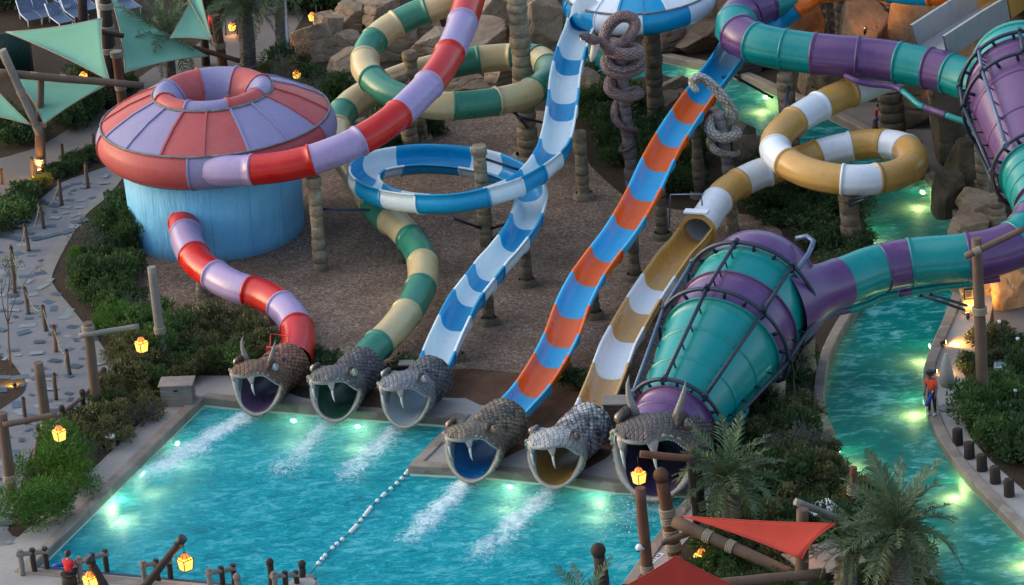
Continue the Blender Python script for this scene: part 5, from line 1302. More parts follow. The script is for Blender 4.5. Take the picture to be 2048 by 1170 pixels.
M['palm_leaf'] = leafmat('palm_leaves', (0.041, 0.088, 0.041), (0.074, 0.135, 0.061), (0.135, 0.176, 0.095)); M['palm_dry'] = leafmat('dry_palm', (.12, .12, .06), (.18, .17, .09), (.2, .19, .12))
M['twig'] = plain('twigs', (.09, .07, .055), .9, (9, .4))
def shrub_mesh(seed, n, rx, rz, leaf, clumps, narrow=.45, wispy=False):
    rng = random.Random(seed); V = []; Fc = []; mi = []
    cl = []
    for _ in range(clumps):
        a = rng.uniform(0, 6.283); rr = math.sqrt(rng.random())*.72; h = rng.uniform(.25, .95)*math.sqrt(max(.05, 1-rr*rr*.8))
        cl.append((Vector((rr*math.cos(a)*rx, rr*math.sin(a)*rx, h*rz)), rng.uniform(.22, .40)))
    for i in range(n):
        c, r = cl[rng.randrange(len(cl))]
        d = Vector((rng.gauss(0, 1), rng.gauss(0, 1), rng.gauss(.25, .9))).normalized()
        q = r*(rng.random()**.4 if not wispy else rng.random()**.8*1.3)
        p = c+Vector((d.x*rx, d.y*rx, d.z*rz*.9))*q
        if p.z < .02: p.z = rng.uniform(.02, .3)
        L = leaf*rng.uniform(.6, 1.35); w_ = L*narrow*rng.uniform(.7, 1.2)
        ax = (d+Vector((rng.uniform(-.8, .8), rng.uniform(-.8, .8), rng.uniform(-.5, .9)))).normalized(); sd = ax.cross(Vector((rng.uniform(-1, 1), rng.uniform(-1, 1), rng.uniform(-1, 1)))).normalized()
        nn = ax.cross(sd); b = len(V)
        V += [p, p+ax*L*.5+sd*w_*.5+nn*L*.06, p+ax*L, p+ax*L*.5-sd*w_*.5+nn*L*.06]; Fc.append((b, b+1, b+2, b+3)); mi.append(0)
    mb = MB(); mb.v = [tuple(v) for v in V]; mb.f = Fc; mb.mi = mi; mb.smooth = [False]*len(Fc)
    for c, r in cl[:max(3, clumps//2)]:
        k = len(mb.f); mb.tube([(0, 0, -.05), (c.x*.4, c.y*.4, c.z*.5), tuple(c)], [.035, .025, .01], 4, mi=1)
    return mb
SH = {}
def shrubs(kind, matn, variants):
    SH[kind] = []
    for s in variants:
        mb = shrub_mesh(*s); SH[kind].append(mb.mesh(kind, [M[matn], M['twig']]))
shrubs('round_shrub', 'leaf_bright', [(1, 2600, 1, 1, .13, 16, .22), (2, 2600, 1, 1, .13, 18, .22)])
shrubs('leafy_shrub', 'leaf_dark', [(3, 1500, 1, 1, .17, 13), (4, 1500, 1, 1, .17, 15), (5, 1300, 1, 1, .19, 11)])
shrubs('mid_shrub', 'leaf_mid', [(6, 1500, 1, 1, .16, 13), (7, 1500, 1, 1, .15, 14)])
shrubs('olive_shrub', 'leaf_olive', [(8, 1500, 1, 1, .14, 14), (9, 1400, 1, 1, .15, 12)])
shrubs('wispy_shrub', 'leaf_grey', [(10, 900, 1, 1.2, .16, 10, .12, True), (11, 900, 1, 1.1, .16, 9, .12, True)])
shrubs('yellow_shrub', 'leaf_yellow', [(12, 1300, 1, 1, .15, 12)])
nsh = [0]
def shrub(kind, px, py, r, h, label, group, z=0.0):
    i = nsh[0]; nsh[0] += 1; rng = random.Random(i+100)
    me = SH[kind][i % len(SH[kind])]; o = bpy.data.objects.new(kind, me); COL.objects.link(o)
    o.location = P(px, py, z); o.rotation_euler = (0, 0, rng.uniform(0, 6.28)); o.scale = (r*rng.uniform(.9, 1.15), r*rng.uniform(.9, 1.15), h*rng.uniform(.85, 1.15))
    return tagp(o, label, 'shrub', group)
def bed(poly, kinds, gap, r, h, label, group, seed=1, maxn=80):
    """fill a bed with single shrubs, spaced apart"""
    rng = random.Random(seed); W = [P2(*q) for q in poly]; x0 = min(p[0] for p in W); x1 = max(p[0] for p in W); y0 = min(p[1] for p in W); y1 = max(p[1] for p in W)
    pts = []; tries = 0
    while tries < 4000 and len(pts) < maxn:
        tries += 1; x = rng.uniform(x0, x1); y = rng.uniform(y0, y1)
        if not inpoly(x, y, W): continue
        if any((x-a)**2+(y-b)**2 < gap*gap for a, b in pts): continue
        pts.append((x, y))
    for x, y in pts:
        kd = kinds[int(rng.random()*len(kinds))]; q = proj(Vector((x, y, 0)))
        nm = {'round_shrub': 'bright green feathery', 'leafy_shrub': 'dark leafy', 'mid_shrub': 'fresh green leafy', 'olive_shrub': 'olive brown', 'wispy_shrub': 'grey wispy', 'yellow_shrub': 'yellow'}[kd]
        k = rng.uniform(.75, 1.3); shrub(kd, q[0], q[1], r*k, h*k*rng.uniform(.8, 1.2), nm+' shrub '+label, nm+' shrubs '+group)
L1 = 'in the thick bed between the path and the blue drum'
bed([(246,420),(215,455),(188,500),(165,545),(175,590),(230,640),(262,560),(268,500),(252,450)], ['leafy_shrub']*5+['mid_shrub','wispy_shrub'], .75, .72, .9, L1, L1, 1, 70)
bed([(170,580),(195,630),(245,705),(300,700),(330,660),(285,600),(235,560)], ['mid_shrub']*2+['leafy_shrub']*2+['wispy_shrub'], .9, .85, 1.0, L1, L1, 2, 45)
for x, y, r, h, d in [(250,672,1.25,1.35,'below the bed, left of the grey log'),(218,672,.85,1.0,'at the path edge of the bed'),(160,540,.55,1.0,'near the path elbow'),(288,700,1.2,1.2,'just right of the lantern')]:
    shrub('round_shrub', x, y, r, h, 'soft bright green bush '+d, 'single bright bushes')
L2 = 'in the low hedge left of the brown snake head'
bed([(235,720),(300,680),(345,690),(400,672),(470,668),(530,690),(535,730),(500,752),(440,752),(330,785),(240,785)], ['olive_shrub']*4+['mid_shrub']*2, .72, .82, 1.0, L2, L2, 3, 80)
L3 = 'in the brown planting beside the rail fence and left deck'
bed([(150,850),(225,795),(320,800),(290,850),(215,915),(180,935),(165,880)], ['olive_shrub']*3+['leafy_shrub','wispy_shrub'], .8, .72, .85, L3, L3, 4, 40)
for x, y, r, h, d in [(118,952,1.65,1.75,'large, by the thick log pole'),(150,990,1.2,1.3,'on the deck side of the large one'),(62,1050,1.7,1.75,'lowest, near the pool corner'),(100,1030,1.2,1.3,'between the large one and the lowest one'),(85,965,1.1,1.4,'behind the large one')]:
    shrub('round_shrub', x, y, r, h, 'rounded feathery green bush, '+d, 'rounded green bushes beside the left deck')
for x, y, r, h, d in [(62,392,.75,.8,'lit golden, left one'),(84,378,.6,.7,'lit golden, right one')]:
    shrub('yellow_shrub', x, y, r, h, 'yellow flowering bush '+d, 'yellow bushes by the path')
L4 = 'along the upper left path edge'
bed([(0,470),(0,420),(40,395),(80,385),(60,410),(40,440)], ['leafy_shrub','mid_shrub'], .7, .75, .7, L4, L4, 5, 30)
bed([(95,350),(130,330),(190,300),(200,318),(150,345),(105,360)], ['leafy_shrub'], .45, .42, .4, 'clipped low by the upper path', 'clipped low by the upper path', 6, 30)
L5 = 'under the teal sails'
bed([(110,232),(140,200),(215,165),(255,200),(190,235),(150,262)], ['leafy_shrub'], .8, .8, .9, L5, L5, 7, 40)
bed([(0,290),(0,245),(60,250),(60,290)], ['leafy_shrub'], .8, .8, .9, 'at the left edge under the sails', 'at the left edge under the sails', 8, 14)
L6 = 'behind the bowl below the rock pile'
bed([(520,150),(600,135),(680,180),(690,235),(650,270),(600,200)], ['leafy_shrub','wispy_shrub','olive_shrub'], .9, .8, .9, L6, L6, 9, 50)
L7 = 'in the shade under the green tube'
bed([(700,290),(760,250),(860,235),(900,262),(820,290),(720,330)], ['leafy_shrub'], .8, .75, .7, L7, L7, 10, 30)
L8 = 'in the dark bed behind the snake posts'
bed([(1175,165),(1290,235),(1390,300),(1400,390),(1340,390),(1290,340),(1240,330),(1180,250)], ['leafy_shrub'], .9, .9, 1.0, L8, L8, 11, 70)
L9 = 'in the dark bed behind the giant funnel'
bed([(1480,370),(1540,345),(1600,380),(1690,400),(1718,470),(1720,545),(1680,600),(1600,460),(1510,430)], ['leafy_shrub'], .9, .85, .75, L9, L9, 12, 70)
L10 = 'in the hedge between the giant funnel and the river'
bed([(1490,850),(1550,815),(1600,835),(1622,905),(1672,955),(1705,1005),(1690,1010),(1600,960),(1520,900)], ['leafy_shrub','olive_shrub','olive_shrub'], .75, .8, .95, L10, L10, 13, 80)
for x, y, r, h, d in [(1560,940,1.0,1.3,'left one'),(1610,935,1.2,1.5,'right one'),(1590,970,1.0,1.2,'lower one')]:
    shrub('wispy_shrub', x, y, r, h, 'dark grey twiggy bush above the lower palm, '+d, 'grey twiggy bushes')
L11 = 'in the bottom right hedge round the red sail'
bed([(1480,990),(1540,945),(1640,985),(1740,1010),(1800,1075),(1840,1125),(1868,1180),(1700,1230),(1500,1230),(1420,1180),(1400,1120),(1440,1040)], ['mid_shrub','olive_shrub','leafy_shrub'], .85, .85, .95, L11, L11, 14, 110)
L12 = 'in the hedge at the right edge beyond the stumps'
bed([(1950,800),(2000,790),(2070,830),(2090,960),(2040,940),(1985,900),(1950,860)], ['leafy_shrub','mid_shrub','leafy_shrub'], .8, .85, .95, L12, L12, 15, 60)
L13 = 'in the planting around the tall grey brown pole'
bed([(1930,745),(1945,710),(1990,680),(2060,700),(2070,760),(1990,780)], ['olive_shrub','leafy_shrub'], .8, .7, .7, L13, L13, 16, 30)
L14 = 'in the dark planting beside the funnel drain'
bed([(1570,770),(1605,730),(1615,740),(1608,790),(1606,830),(1570,830)], ['wispy_shrub','leafy_shrub'], .9, .75, .8, L14, L14, 17, 24)
L15 = 'at the top left behind the loungers'
bed([(-40,20),(-40,-60),(60,-60),(60,-20),(20,20)], ['leafy_shrub'], 1.2, 1.3, 1.4, L15, L15, 18, 24)
L16 = 'along the top edge behind the palms'
bed([(560,20),(600,-60),(720,-80),(760,-30),(700,30),(620,20)], ['leafy_shrub'], 1.2, 1.3, 1.6, L16, L16, 19, 34)
bed([(380,-10),(470,-60),(520,-50),(440,30)], ['leafy_shrub'], 1.2, 1.1, 1.2, 'among the upper left palms', 'among the upper left palms', 20, 16)
for x, y, r, h, lab in [(820,742,.9,.5,'small dark bush between the violet snake and the blue slide'),(650,738,1.1,.7,'dark low bush behind the violet snake head'),(1150,775,.9,.6,'dark bush right of the orange chute foot'),(1470,905,.9,.9,'dark bush beside the narrow end of the funnel')]:
    shrub('leafy_shrub', x, y, r, h, lab, 'single dark bushes')

# ================================================================== PALMS
def frond_mesh(seed, L=2.6, droop=.6, n=25, ll=.58):
    rng = random.Random(seed); mb = MB(); pts = []
    for i in range(13):
        q = i/12; pts.append(Vector((L*q*(1-.12*q*droop), 0, L*(.42*q-droop*.75*q*q))))
    mb.tube(pts, [.035*(1-.85*i/12)+.004 for i in range(13)], 5, mi=1)
    def at(q):
        i = min(11, int(q*12)); return pts[i].lerp(pts[i+1], q*12-i), (pts[i+1]-pts[i]).normalized()
    for i in range(n):
        q = .12+.88*i/(n-1); p, d = at(min(.999, q)); l = ll*math.sin(math.pi*(.10+.88*q)**.8)*rng.uniform(.8, 1.15)+.08
        for sg in (-1, 1):
            sd = Vector((0, sg, 0)); up = d.cross(sd)*sg if sg == 1 else d.cross(sd)*sg
            dirv = (sd*rng.uniform(.5, .85)+d*rng.uniform(.45, .8)+Vector((0, 0, rng.uniform(-.15, .55)))).normalized(); tip = p+dirv*l+Vector((0, 0, -.18*l)); mid = p+dirv*l*.5; w_ = .034
            wv = d*w_
            mb.add([p-wv*.6, p+wv*.6, mid+wv, mid-wv, tip], [(0, 1, 2, 3), (3, 2, 4)], 0, False)
    return mb
FR = [frond_mesh(i, 2.6, dr).mesh('frond', [M['palm_leaf'], M['palm_dry']]) for i, dr in enumerate((.35, .7, 1.05))]
FRD = frond_mesh(9, 2.2, 1.25, 26).mesh('frond', [M['palm_dry'], M['palm_dry']])
def palm(base, crown, r, size, label, nf=34, seed=0, ztop=None):
    rng = random.Random(seed); B = P(*base); T = PY(*crown, B.y); root = empty('palm_tree', B, label, 'palm', 'date palms')
    mb = MB(); rows = []; m = 30; n = 14; d = T-B
    for i in range(m*2):
        q = i/(m*2-1); k = 1.0+(.16 if i % 2 else 0); rr = r*k*(1.12-.25*q+.22*sstep(.82, 1, q))
        c = B+d*q+Vector((.05*math.sin(q*3), 0, 0))
        rows.append([c+Vector((math.cos(6.2832*(j+.5*(i//2 % 2))/n)*rr*(1+.08*(j % 2)), math.sin(6.2832*(j+.5*(i//2 % 2))/n)*rr*(1+.08*(j % 2)), 0)) for j in range(n)])
    mb.grid(rows, close=True, smooth=False); mb.build('trunk', M['palmtrunk'], root)
    for i in range(nf):
        q = i/nf; me = FR[0] if q < .35 else FR[1] if q < .75 else FR[2]
        if i >= nf-3: me = FRD
        o = bpy.data.objects.new('frond', me); COL.objects.link(o); o.parent = root
        el = lerp(R(62), R(-18), q)+rng.uniform(-.12, .12); az = i*2.39996+rng.uniform(-.25, .25)
        o.location = T-B+Vector((0, 0, -.12*q)); o.rotation_euler = (rng.uniform(-.25, .25), -el+R(16), az); s = size*rng.uniform(.82, 1.12); o.scale = (s, s*rng.uniform(.85, 1.1), s)
    return root
palm((342,166),(332,70),.21,.95,'date palm in front of the upper teal sail', 30, 1)
palm((496,128),(488,10),.30,.85,'palm with a stout trunk at the top, left of the rock pile', 30, 2)
palm((566,128),(556,-30),.26,.8,'palm with its crown cut by the top edge beside the white mast', 24, 3)
palm((1463,1098),(1455,955),.30,.88,'date palm beside the horned snake, left of the red sail', 38, 4)
palm((1800,1245),(1798,1058),.32,1.02,'big dark date palm leaning fronds over the river', 42, 5)
palm((1190,1370),(1166,1228),.3,.8,'palm with only a few frond tips at the bottom edge', 20, 6)
palm((1690,1240),(1705,1095),.2,.75,'small shaggy palm left of the big one', 22, 7)
def bare_tree(base, h, label, seed, foliage=True):
    rng = random.Random(seed); B = P(*base); root = empty('small_tree', B, label, 'tree', 'small thin trees'); mb = MB(); tips = []
    def grow(p, d, l, r, k):
        e = p+d*l; mb.tube([p, p.lerp(e, .5)+Vector((rng.uniform(-.05, .05), rng.uniform(-.05, .05), 0)), e], [r, r*.8, r*.6], 5)
        if k == 0: tips.append(e); return
        for _ in range(3 if k > 1 else 2): grow(e, (d+Vector((rng.uniform(-.7, .7), rng.uniform(-.7, .7), rng.uniform(-.1, .5)))).normalized(), l*.68, r*.55, k-1)
    grow(B, Vector((.05, 0, 1)), h*.4, .05, 3); mb.build('trunk', M['twig'], root)
    if foliage:
        mb = MB()
        for t_ in tips:
            for _ in range(9):
                p = t_+Vector((rng.gauss(0, .16), rng.gauss(0, .16), rng.gauss(0, .12))); ax = Vector((rng.gauss(0, 1), rng.gauss(0, 1), rng.gauss(0, 1))).normalized(); sd = ax.orthogonal().normalized()
                mb.add([p, p+ax*.06+sd*.02, p+ax*.13, p+ax*.06-sd*.02], [(0, 1, 2, 3)], 0, False)
        mb.build('crown', M['leaf_olive'], root)
bare_tree((22,735), 4.6, 'thin staked tree at the left edge over the path', 3)
bare_tree((1587,808), 2.6, 'bare pale shrub tree beside the funnel', 5, False)
bare_tree((1582,775), 2.2, 'second bare shrub tree under the funnel frame', 8, False)
bare_tree((452,70), 2.6, 'dark leaved young tree by the upper masts', 11)

# ================================================================== SHADE SAILS
def sailmat(name, c):
    t = NT(name); co = t.coord(); n = t.noise(1.2, 4, .6, co); col = t.mix(n, c3(c, .88), c3(c, 1.1)); t.bump(t.noise(60, 2, .6, co), .15, .01); t.fin(col, .8, .15)
    tl = t.new('ShaderNodeBsdfTranslucent'); t.l.new(col, tl.inputs[0]); mx = t.new('ShaderNodeMixShader'); mx.inputs[0].default_value = .25
    t.l.new(t.b.outputs[0], mx.inputs[1]); t.l.new(tl.outputs[0], mx.inputs[2]); t.l.new(mx.outputs[0], t.out.inputs['Surface']); return t.m
M['tealsail'] = sailmat('teal_sailcloth', (.17, .40, .315)); M['redsail'] = sailmat('red_sailcloth', (.47, .065, .05))
def sail(c, mat, label, group, sag=.10, n=18):
    A, B, C = [P(*q) for q in c]; ctr = (A+B+C)/3; root = empty('shade_sail', ctr, label, 'shade sail', group)
    rows = []; nn = (B-A).cross(C-A).normalized(); L = ((B-A).length+(C-B).length+(A-C).length)/3
    def pt(u, v, w_):
        p = A*u+B*v+C*w_; e = 4*(u*v+v*w_+w_*u)*.75
        for q in (u*v*4*(1-w_)**3, v*w_*4*(1-u)**3, w_*u*4*(1-v)**3): pass
        p = p+(ctr-p)*sag*2.2*(u*v*(1-w_)**4+v*w_*(1-u)**4+w_*u*(1-v)**4)*2.0
        return p+Vector((0, 0, -.05*L*27*u*v*w_))
    vs = []; idx = {}; fs = []
    for i in range(n+1):
        for j in range(n+1-i): idx[(i, j)] = len(vs); vs.append(pt(i/n, j/n, 1-(i+j)/n))
    for i in range(n):
        for j in range(n-i):
            fs.append((idx[(i, j)], idx[(i+1, j)], idx[(i, j+1)]))
            if i+j < n-1: fs.append((idx[(i+1, j)], idx[(i+1, j+1)], idx[(i, j+1)]))
    mb = MB(); mb.add(vs, fs); o = mb.build('sailcloth', mat, root)
    sm = o.modifiers.new('thickness', 'SOLIDIFY'); sm.thickness = .012
    for a, b, c_ in ((0, 1, 2), (1, 2, 0), (2, 0, 1)):
        m = MB(); e = []
        for q in range(15):
            uvw = [0, 0, 0]; uvw[a] = 1-q/14; uvw[b] = q/14; e.append(pt(*uvw))
        m.tube(e, .025, 5); m.build('edge_rope', M['rope'] if mat is M['tealsail'] else mat, root)
    return root
TS = 'teal shade sails of the left pergola'
sail([(12,64,4.2),(204,36,5.6),(220,162,4.0)], M['tealsail'], 'large teal sail left of the dark mast', TS)
sail([(221,-6,3.8),(250,146,2.2),(416,112,1.8)], M['tealsail'], 'teal sail behind the date palm', TS)
sail([(335,-70,5.2),(398,-25,5.0),(424,80,3.8)], M['tealsail'], 'teal sail at the top right corner of the pergola', TS, .06)
sail([(340,76,3.4),(398,-30,5.0),(424,80,3.4)], M['tealsail'], 'small teal sail showing right of the palm crown', TS, .06)
sail([(30,156,3.8),(218,168,3.8),(88,248,2.6)], M['tealsail'], 'lower teal sail hung below the long beam', TS)
sail([(-60,120,4.2),(-50,228,2.8),(62,250,2.6)], M['tealsail'], 'teal sail cut by the left edge', TS)
RS = 'red shade sails at the bottom right'
sail([(1366,1032,3.4),(1672,1047,4.2),(1604,1118,3.0)], M['redsail'], 'long narrow red sail reaching toward the river', RS)
sail([(1236,1180,3.6),(1352,1112,4.6),(1470,1172,3.4)], M['redsail'], 'red sail cut by the bottom edge', RS, .05)
sail([(1236,1180,3.6),(1470,1172,3.4),(1350,1290,3.2)], M['redsail'], 'lower half of the red sail group, below the frame edge', RS, .02)

# ================================================================== PEOPLE
M['skinp'] = plain('skin', (.17, .085, .055), .55, (6, .1)); M['skinp2'] = plain('light_skin', (.34, .19, .13), .55, (6, .1))
M['hair'] = plain('black_hair', (.012, .010, .010), .5); M['shirt_o'] = plain('orange_shirt', (.75, .075, .02), .8, (10, .15)); M['shirt_r'] = plain('red_shirt', (.55, .012, .02), .8, (10, .2))
M['navy'] = plain('navy_cloth', (.012, .014, .03), .8, (10, .25)); M['shoe'] = plain('white_shoe', (.6, .6, .6), .6); M['tubeblue'] = plain('blue_rescue_tube', (.008, .05, .32), .45, (5, .15))
def skinned(name, verts, edges, radii, mat, root, sub=2, rootv=0):
    me = bpy.data.meshes.new(name); me.from_pydata([tuple(v) for v in verts], edges, []); o = bpy.data.objects.new(name, me); COL.objects.link(o)
    o.modifiers.new('skin', 'SKIN'); sv = me.skin_vertices[0].data
    for i, r in enumerate(radii):
        sv[i].radius = (r, r) if not isinstance(r, tuple) else r
    sv[rootv].use_root = True
    s = o.modifiers.new('smooth', 'SUBSURF'); s.levels = sub; s.render_levels = sub
    dg = bpy.context.evaluated_depsgraph_get(); m2 = bpy.data.meshes.new_from_object(o.evaluated_get(dg)); o.modifiers.clear(); o.data = m2; m2.materials.clear(); m2.materials.append(mat)
    for p in m2.polygons: p.use_smooth = True
    o.parent = root; return o
def person(loc, rz, pose, label, shirt, skin, hat=False, shorts='navy', leggings=False):
    root = empty('person', loc, label, 'person', None, rz)
    J = pose; V = []; E = []; Rr = []
    def chain(pts, rs, start=None):
        pv = start
        for p, r in zip(pts, rs):
            V.append(Vector(p)); Rr.append(r); i = len(V)-1
            if pv is not None: E.append((pv, i))
            pv = i
        return pv
    pel = chain([J['pelvis']], [(.15, .11)]); ch = chain([J['waist'], J['chest'], J['neck0']], [(.13, .10), (.165, .11), (.085, .075)], pel)
    nk = chain([J['neck1'], J['head0'], J['head1'], J['head2']], [.052, .075, (.088, .10), .06], ch)
    for s in 'lr':
        chain([J['sh'+s], J['el'+s], J['wr'+s]], [.062, .045, .030], len([0, 1, 2])+0-1+1-1+0 if False else 2)
        hb_ = len(V)-1; w_ = V[hb_]; d = (w_-Vector(J['el'+s])).normalized(); sd = d.orthogonal().normalized(); up_ = d.cross(sd)
        pm = chain([w_+d*.06], [(.040, .022)], hb_)
        for k, (o, l) in enumerate(((-.030, .075), (-.010, .085), (.010, .080), (.028, .062))):
            chain([w_+d*.10+sd*o, w_+d*(.10+l*.55)+sd*o*1.1+up_*.012, w_+d*(.10+l)+sd*o*1.1+up_*.035], [.010, .009, .007], pm)
        chain([w_+d*.05+sd*.04, w_+d*.09+sd*.062+up_*.01], [.011, .008], pm)
        chain([J['hip'+s], J['kn'+s], J['an'+s], J['to'+s]], [.088, .058, .040, .032], 0)
    skinned('body', V, E, Rr, skin, root, 1, 0)
    # shirt
    V, E, Rr = [], [], []
    p0 = chain([J['pelvis'], J['waist'], J['chest'], J['neck0']], [(.17, .13), (.155, .125), (.185, .13), (.09, .08)])
    for s in 'lr':
        m_ = Vector(J['sh'+s]).lerp(Vector(J['el'+s]), .75); chain([J['sh'+s], m_], [.080, .068], 2)
    skinned('shirt', V, E, Rr, shirt, root, 1, 0)
    V, E, Rr = [], [], []
    chain([Vector(J['pelvis'])+Vector((0, 0, .05)), J['pelvis']], [(.16, .125), (.17, .135)])
    for s in 'lr':
        hp, kn, an = Vector(J['hip'+s]), Vector(J['kn'+s]), Vector(J['an'+s])
        if leggings: chain([hp, kn, kn.lerp(an, .9)], [.105, .072, .052], 1)
        else: chain([hp, hp.lerp(kn, .85)], [.112, .092], 1)
    skinned('trousers', V, E, Rr, M[shorts], root, 1, 0)
    hd = Vector(J['head1']); fw = Vector(J.get('face', (0, -1, 0))).normalized(); sd = fw.cross(Vector((0, 0, 1)))
    def pt(name, mb, mat): o = bpy.data.objects.new(name, mb.mesh(name, mat)); COL.objects.link(o); o.parent = root
    m = MB(); m.ball(hd+Vector((0, 0, .045))-fw*.02, .118, nu=10, nv=16, sc=(1, 1.05, 1)); m.ball(hd-fw*.08-Vector((0, 0, .02)), .085); pt('hair', m, M['hair'])
    m = MB(); m.tube([hd+fw*.10+Vector((0, 0, -.005)), hd+fw*.135+Vector((0, 0, -.02))], [.018, .014], 6); 
    for q in (-1, 1): m.ball(hd+sd*q*.10, .028, sc=(.5, 1, 1.3))
    pt('nose_and_ears', m, skin)
    m = MB()
    for q in (-1, 1): m.ball(hd+fw*.104+sd*q*.036+Vector((0, 0, .02)), .012)
    m.tube([hd+fw*.10-sd*.025-Vector((0, 0, .055)), hd+fw*.10+sd*.025-Vector((0, 0, .055))], .007, 5); pt('eyes_and_mouth', m, M['hair'])
    if hat:
        m = MB(); m.tube([hd+Vector((0, 0, .06)), hd+Vector((0, 0, .075))], .19, 18); m.tube([hd+Vector((0, 0, .07)), hd+Vector((0, 0, .17))], [.125, .10], 16); pt('hat', m, M['hair'])
    m = MB()
    for s in 'lr': m.ball(Vector(J['to'+s])*.55+Vector(J['an'+s])*.45-Vector((0, 0, .015)), .075, sc=(.7, 1.5, .7))
    pt('shoes', m, M['shoe']); return root
STAND = dict(pelvis=(0,0,.95), waist=(0,-.02,1.10), chest=(0,-.04,1.30), neck0=(0,-.04,1.45), neck1=(0,-.06,1.50), head0=(0,-.08,1.56), head1=(0,-.09,1.65), head2=(0,-.09,1.72),
 shl=(.17,-.04,1.40), ell=(.24,-.06,1.13), wrl=(.24,-.16,.90), shr=(-.17,-.04,1.40), elr=(-.25,.02,1.14), wrr=(-.22,-.14,.95), hipl=(.09,0,.90), knl=(.10,-.03,.50), anl=(.10,.02,.09), tol=(.12,-.13,.04), hipr=(-.09,0,.90), knr=(-.10,-.06,.50), anr=(-.11,-.05,.09), tor=(-.14,-.20,.04), face=(-.25,-1,-.2))
SIT = dict(pelvis=(0,0,.52), waist=(0,-.03,.66), chest=(0,-.06,.86), neck0=(0,-.07,1.01), neck1=(0,-.09,1.06), head0=(0,-.11,1.12), head1=(0,-.12,1.21), head2=(0,-.12,1.28),
 shl=(.17,-.06,.96), ell=(.24,-.14,.72), wrl=(.12,-.36,.70), shr=(-.17,-.06,.96), elr=(-.24,-.14,.72), wrr=(-.10,-.36,.70), hipl=(.09,-.02,.52), knl=(.14,-.44,.54), anl=(.14,-.42,.09), tol=(.15,-.58,.04), hipr=(-.09,-.02,.52), knr=(-.14,-.44,.54), anr=(-.14,-.42,.09), tor=(-.15,-.58,.04), face=(0,-1,-.1))
p = person(P(1866,829,.10), R(-35), STAND, 'standing lifeguard in orange shirt, dark leggings and hat on the river edge', M['shirt_o'], M['skinp'], True, leggings=True)
def rescue_tube(a, b, label, r=.075):
    c = (a+b)/2; root = empty('rescue_tube', c, label, 'rescue tube'); m = MB(); q = [a.lerp(b, i/8)+Vector((0, 0, -.02*math.sin(math.pi*i/8))) for i in range(9)]
    m.tube(q, [r*.55]+[r]*7+[r*.55], 12); m.build('foam_float', M['tubeblue'], root); m = MB(); m.tube([b, b+(b-a).normalized()*.10], .018, 6); m.build('clip', M['wht'], root)
pb = P(1866, 829, .10); rescue_tube(PY(1852, 812, pb.y-.2), PY(1864, 786, pb.y-.15), 'blue rescue tube held upright by the standing lifeguard')
ch_ = P(140, 1172)
st = empty('stool', ch_, 'dark round stool under the seated lifeguard', 'stool'); m = MB(); m.tube([ch_+Vector((0, .05, 0)), ch_+Vector((0, .05, .44))], [.28, .25], 16); m.build('stool_drum', M['wooddark'], st); m = MB(); m.tube([ch_+Vector((0, .05, .44)), ch_+Vector((0, .05, .47))], .30, 16); m.build('stool_top', M['wooddark'], st)
person(ch_, R(150), SIT, 'seated lifeguard in a red shirt facing the pool steps', M['shirt_r'], M['skinp2'])
rescue_tube(ch_+Vector((-.55, .25, .72)), ch_+Vector((.62, .42, .74)), 'blue rescue tube lying on the lap of the seated lifeguard', .085)
c2 = P(1757, 262); st = empty('stool', c2, 'dark stool under the guard beside the stone column', 'stool'); m = MB(); m.tube([c2, c2+Vector((0, 0, .45))], [.26, .24], 14); m.build('stool_drum', M['wooddark'], st)
person(c2, R(40), SIT, 'guard in a red shirt seated in the dark by a stone column', M['shirt_r'], M['skinp'])
rescue_tube(c2+Vector((-.2, -.35, .68)), c2+Vector((.5, -.25, .62)), 'blue rescue tube on the lap of the guard by the column', .085)
person(P(424,92), R(120), STAND, 'person in a red shirt standing far off right of the teal sail', M['shirt_r'], M['skinp'])

# ================================================================== FURNITURE
# closed parasol
B = P(1896, 818); rt = empty('parasol', B, 'closed beige parasol on a round grey base beside the lifeguard', 'parasol'); T = B+Vector((0, 0, 2.25))
m = MB(); m.tube([B, B+Vector((0, 0, .07)), B+Vector((0, 0, .10))], [.36, .36, .3], 20); m.build('base', M['greystone'], rt); m = MB(); m.tube([B+Vector((0, 0, .08)), T], .03, 8); m.build('pole', M['wht'], rt)
m = MB(); rows = [[Vector((B.x+math.cos(6.2832*j/24)*r_*(1+.25*(j % 2)), B.y+math.sin(6.2832*j/24)*r_*(1+.25*(j % 2)), B.z+z_)) for j in range(24)] for r_, z_ in ((.17, .92), (.24, 1.1), (.20, 1.5), (.13, 1.95), (.04, 2.22), (.01, 2.26))]
m.grid(rows, close=True); m.build('folded_canopy', plain('beige_canvas', (.36, .33, .28), .85, (6, .15)), rt)
# stumps
for i, (x, y, h, lab) in enumerate([(1916,889,.62,'first and farthest of the row of dark stumps on the river deck'),(1939,916,.62,'second dark stump of the row on the river deck'),(1964,941,.62,'middle dark stump of the row on the river deck'),(1991,966,.64,'fourth dark stump of the row on the river deck'),(2019,992,.66,'nearest dark stump of the row on the river deck')]):
    B = P(x, y); rt = empty('stump', B, lab, 'bollard', 'dark timber stumps'); m = MB(); n = 20
    rows = [[B+Vector((math.cos(6.2832*j/n)*r_*(1+.05*math.sin(j*2.3+i)), math.sin(6.2832*j/n)*r_*(1+.05*math.sin(j*2.3+i)), z_)) for j in range(n)] for r_, z_ in ((.20, -.05), (.19, h*.5), (.185, h-.04), (.16, h))]
    b0 = m.grid(rows, close=True, smooth=True); m.build('stump_body', M['wooddark'], rt); m = MB(); m.tube([B+Vector((0, 0, h-.01)), B+Vector((0, 0, h+.015))], [.165, .13], n); m.build('stump_top', M['wooddark'], rt)
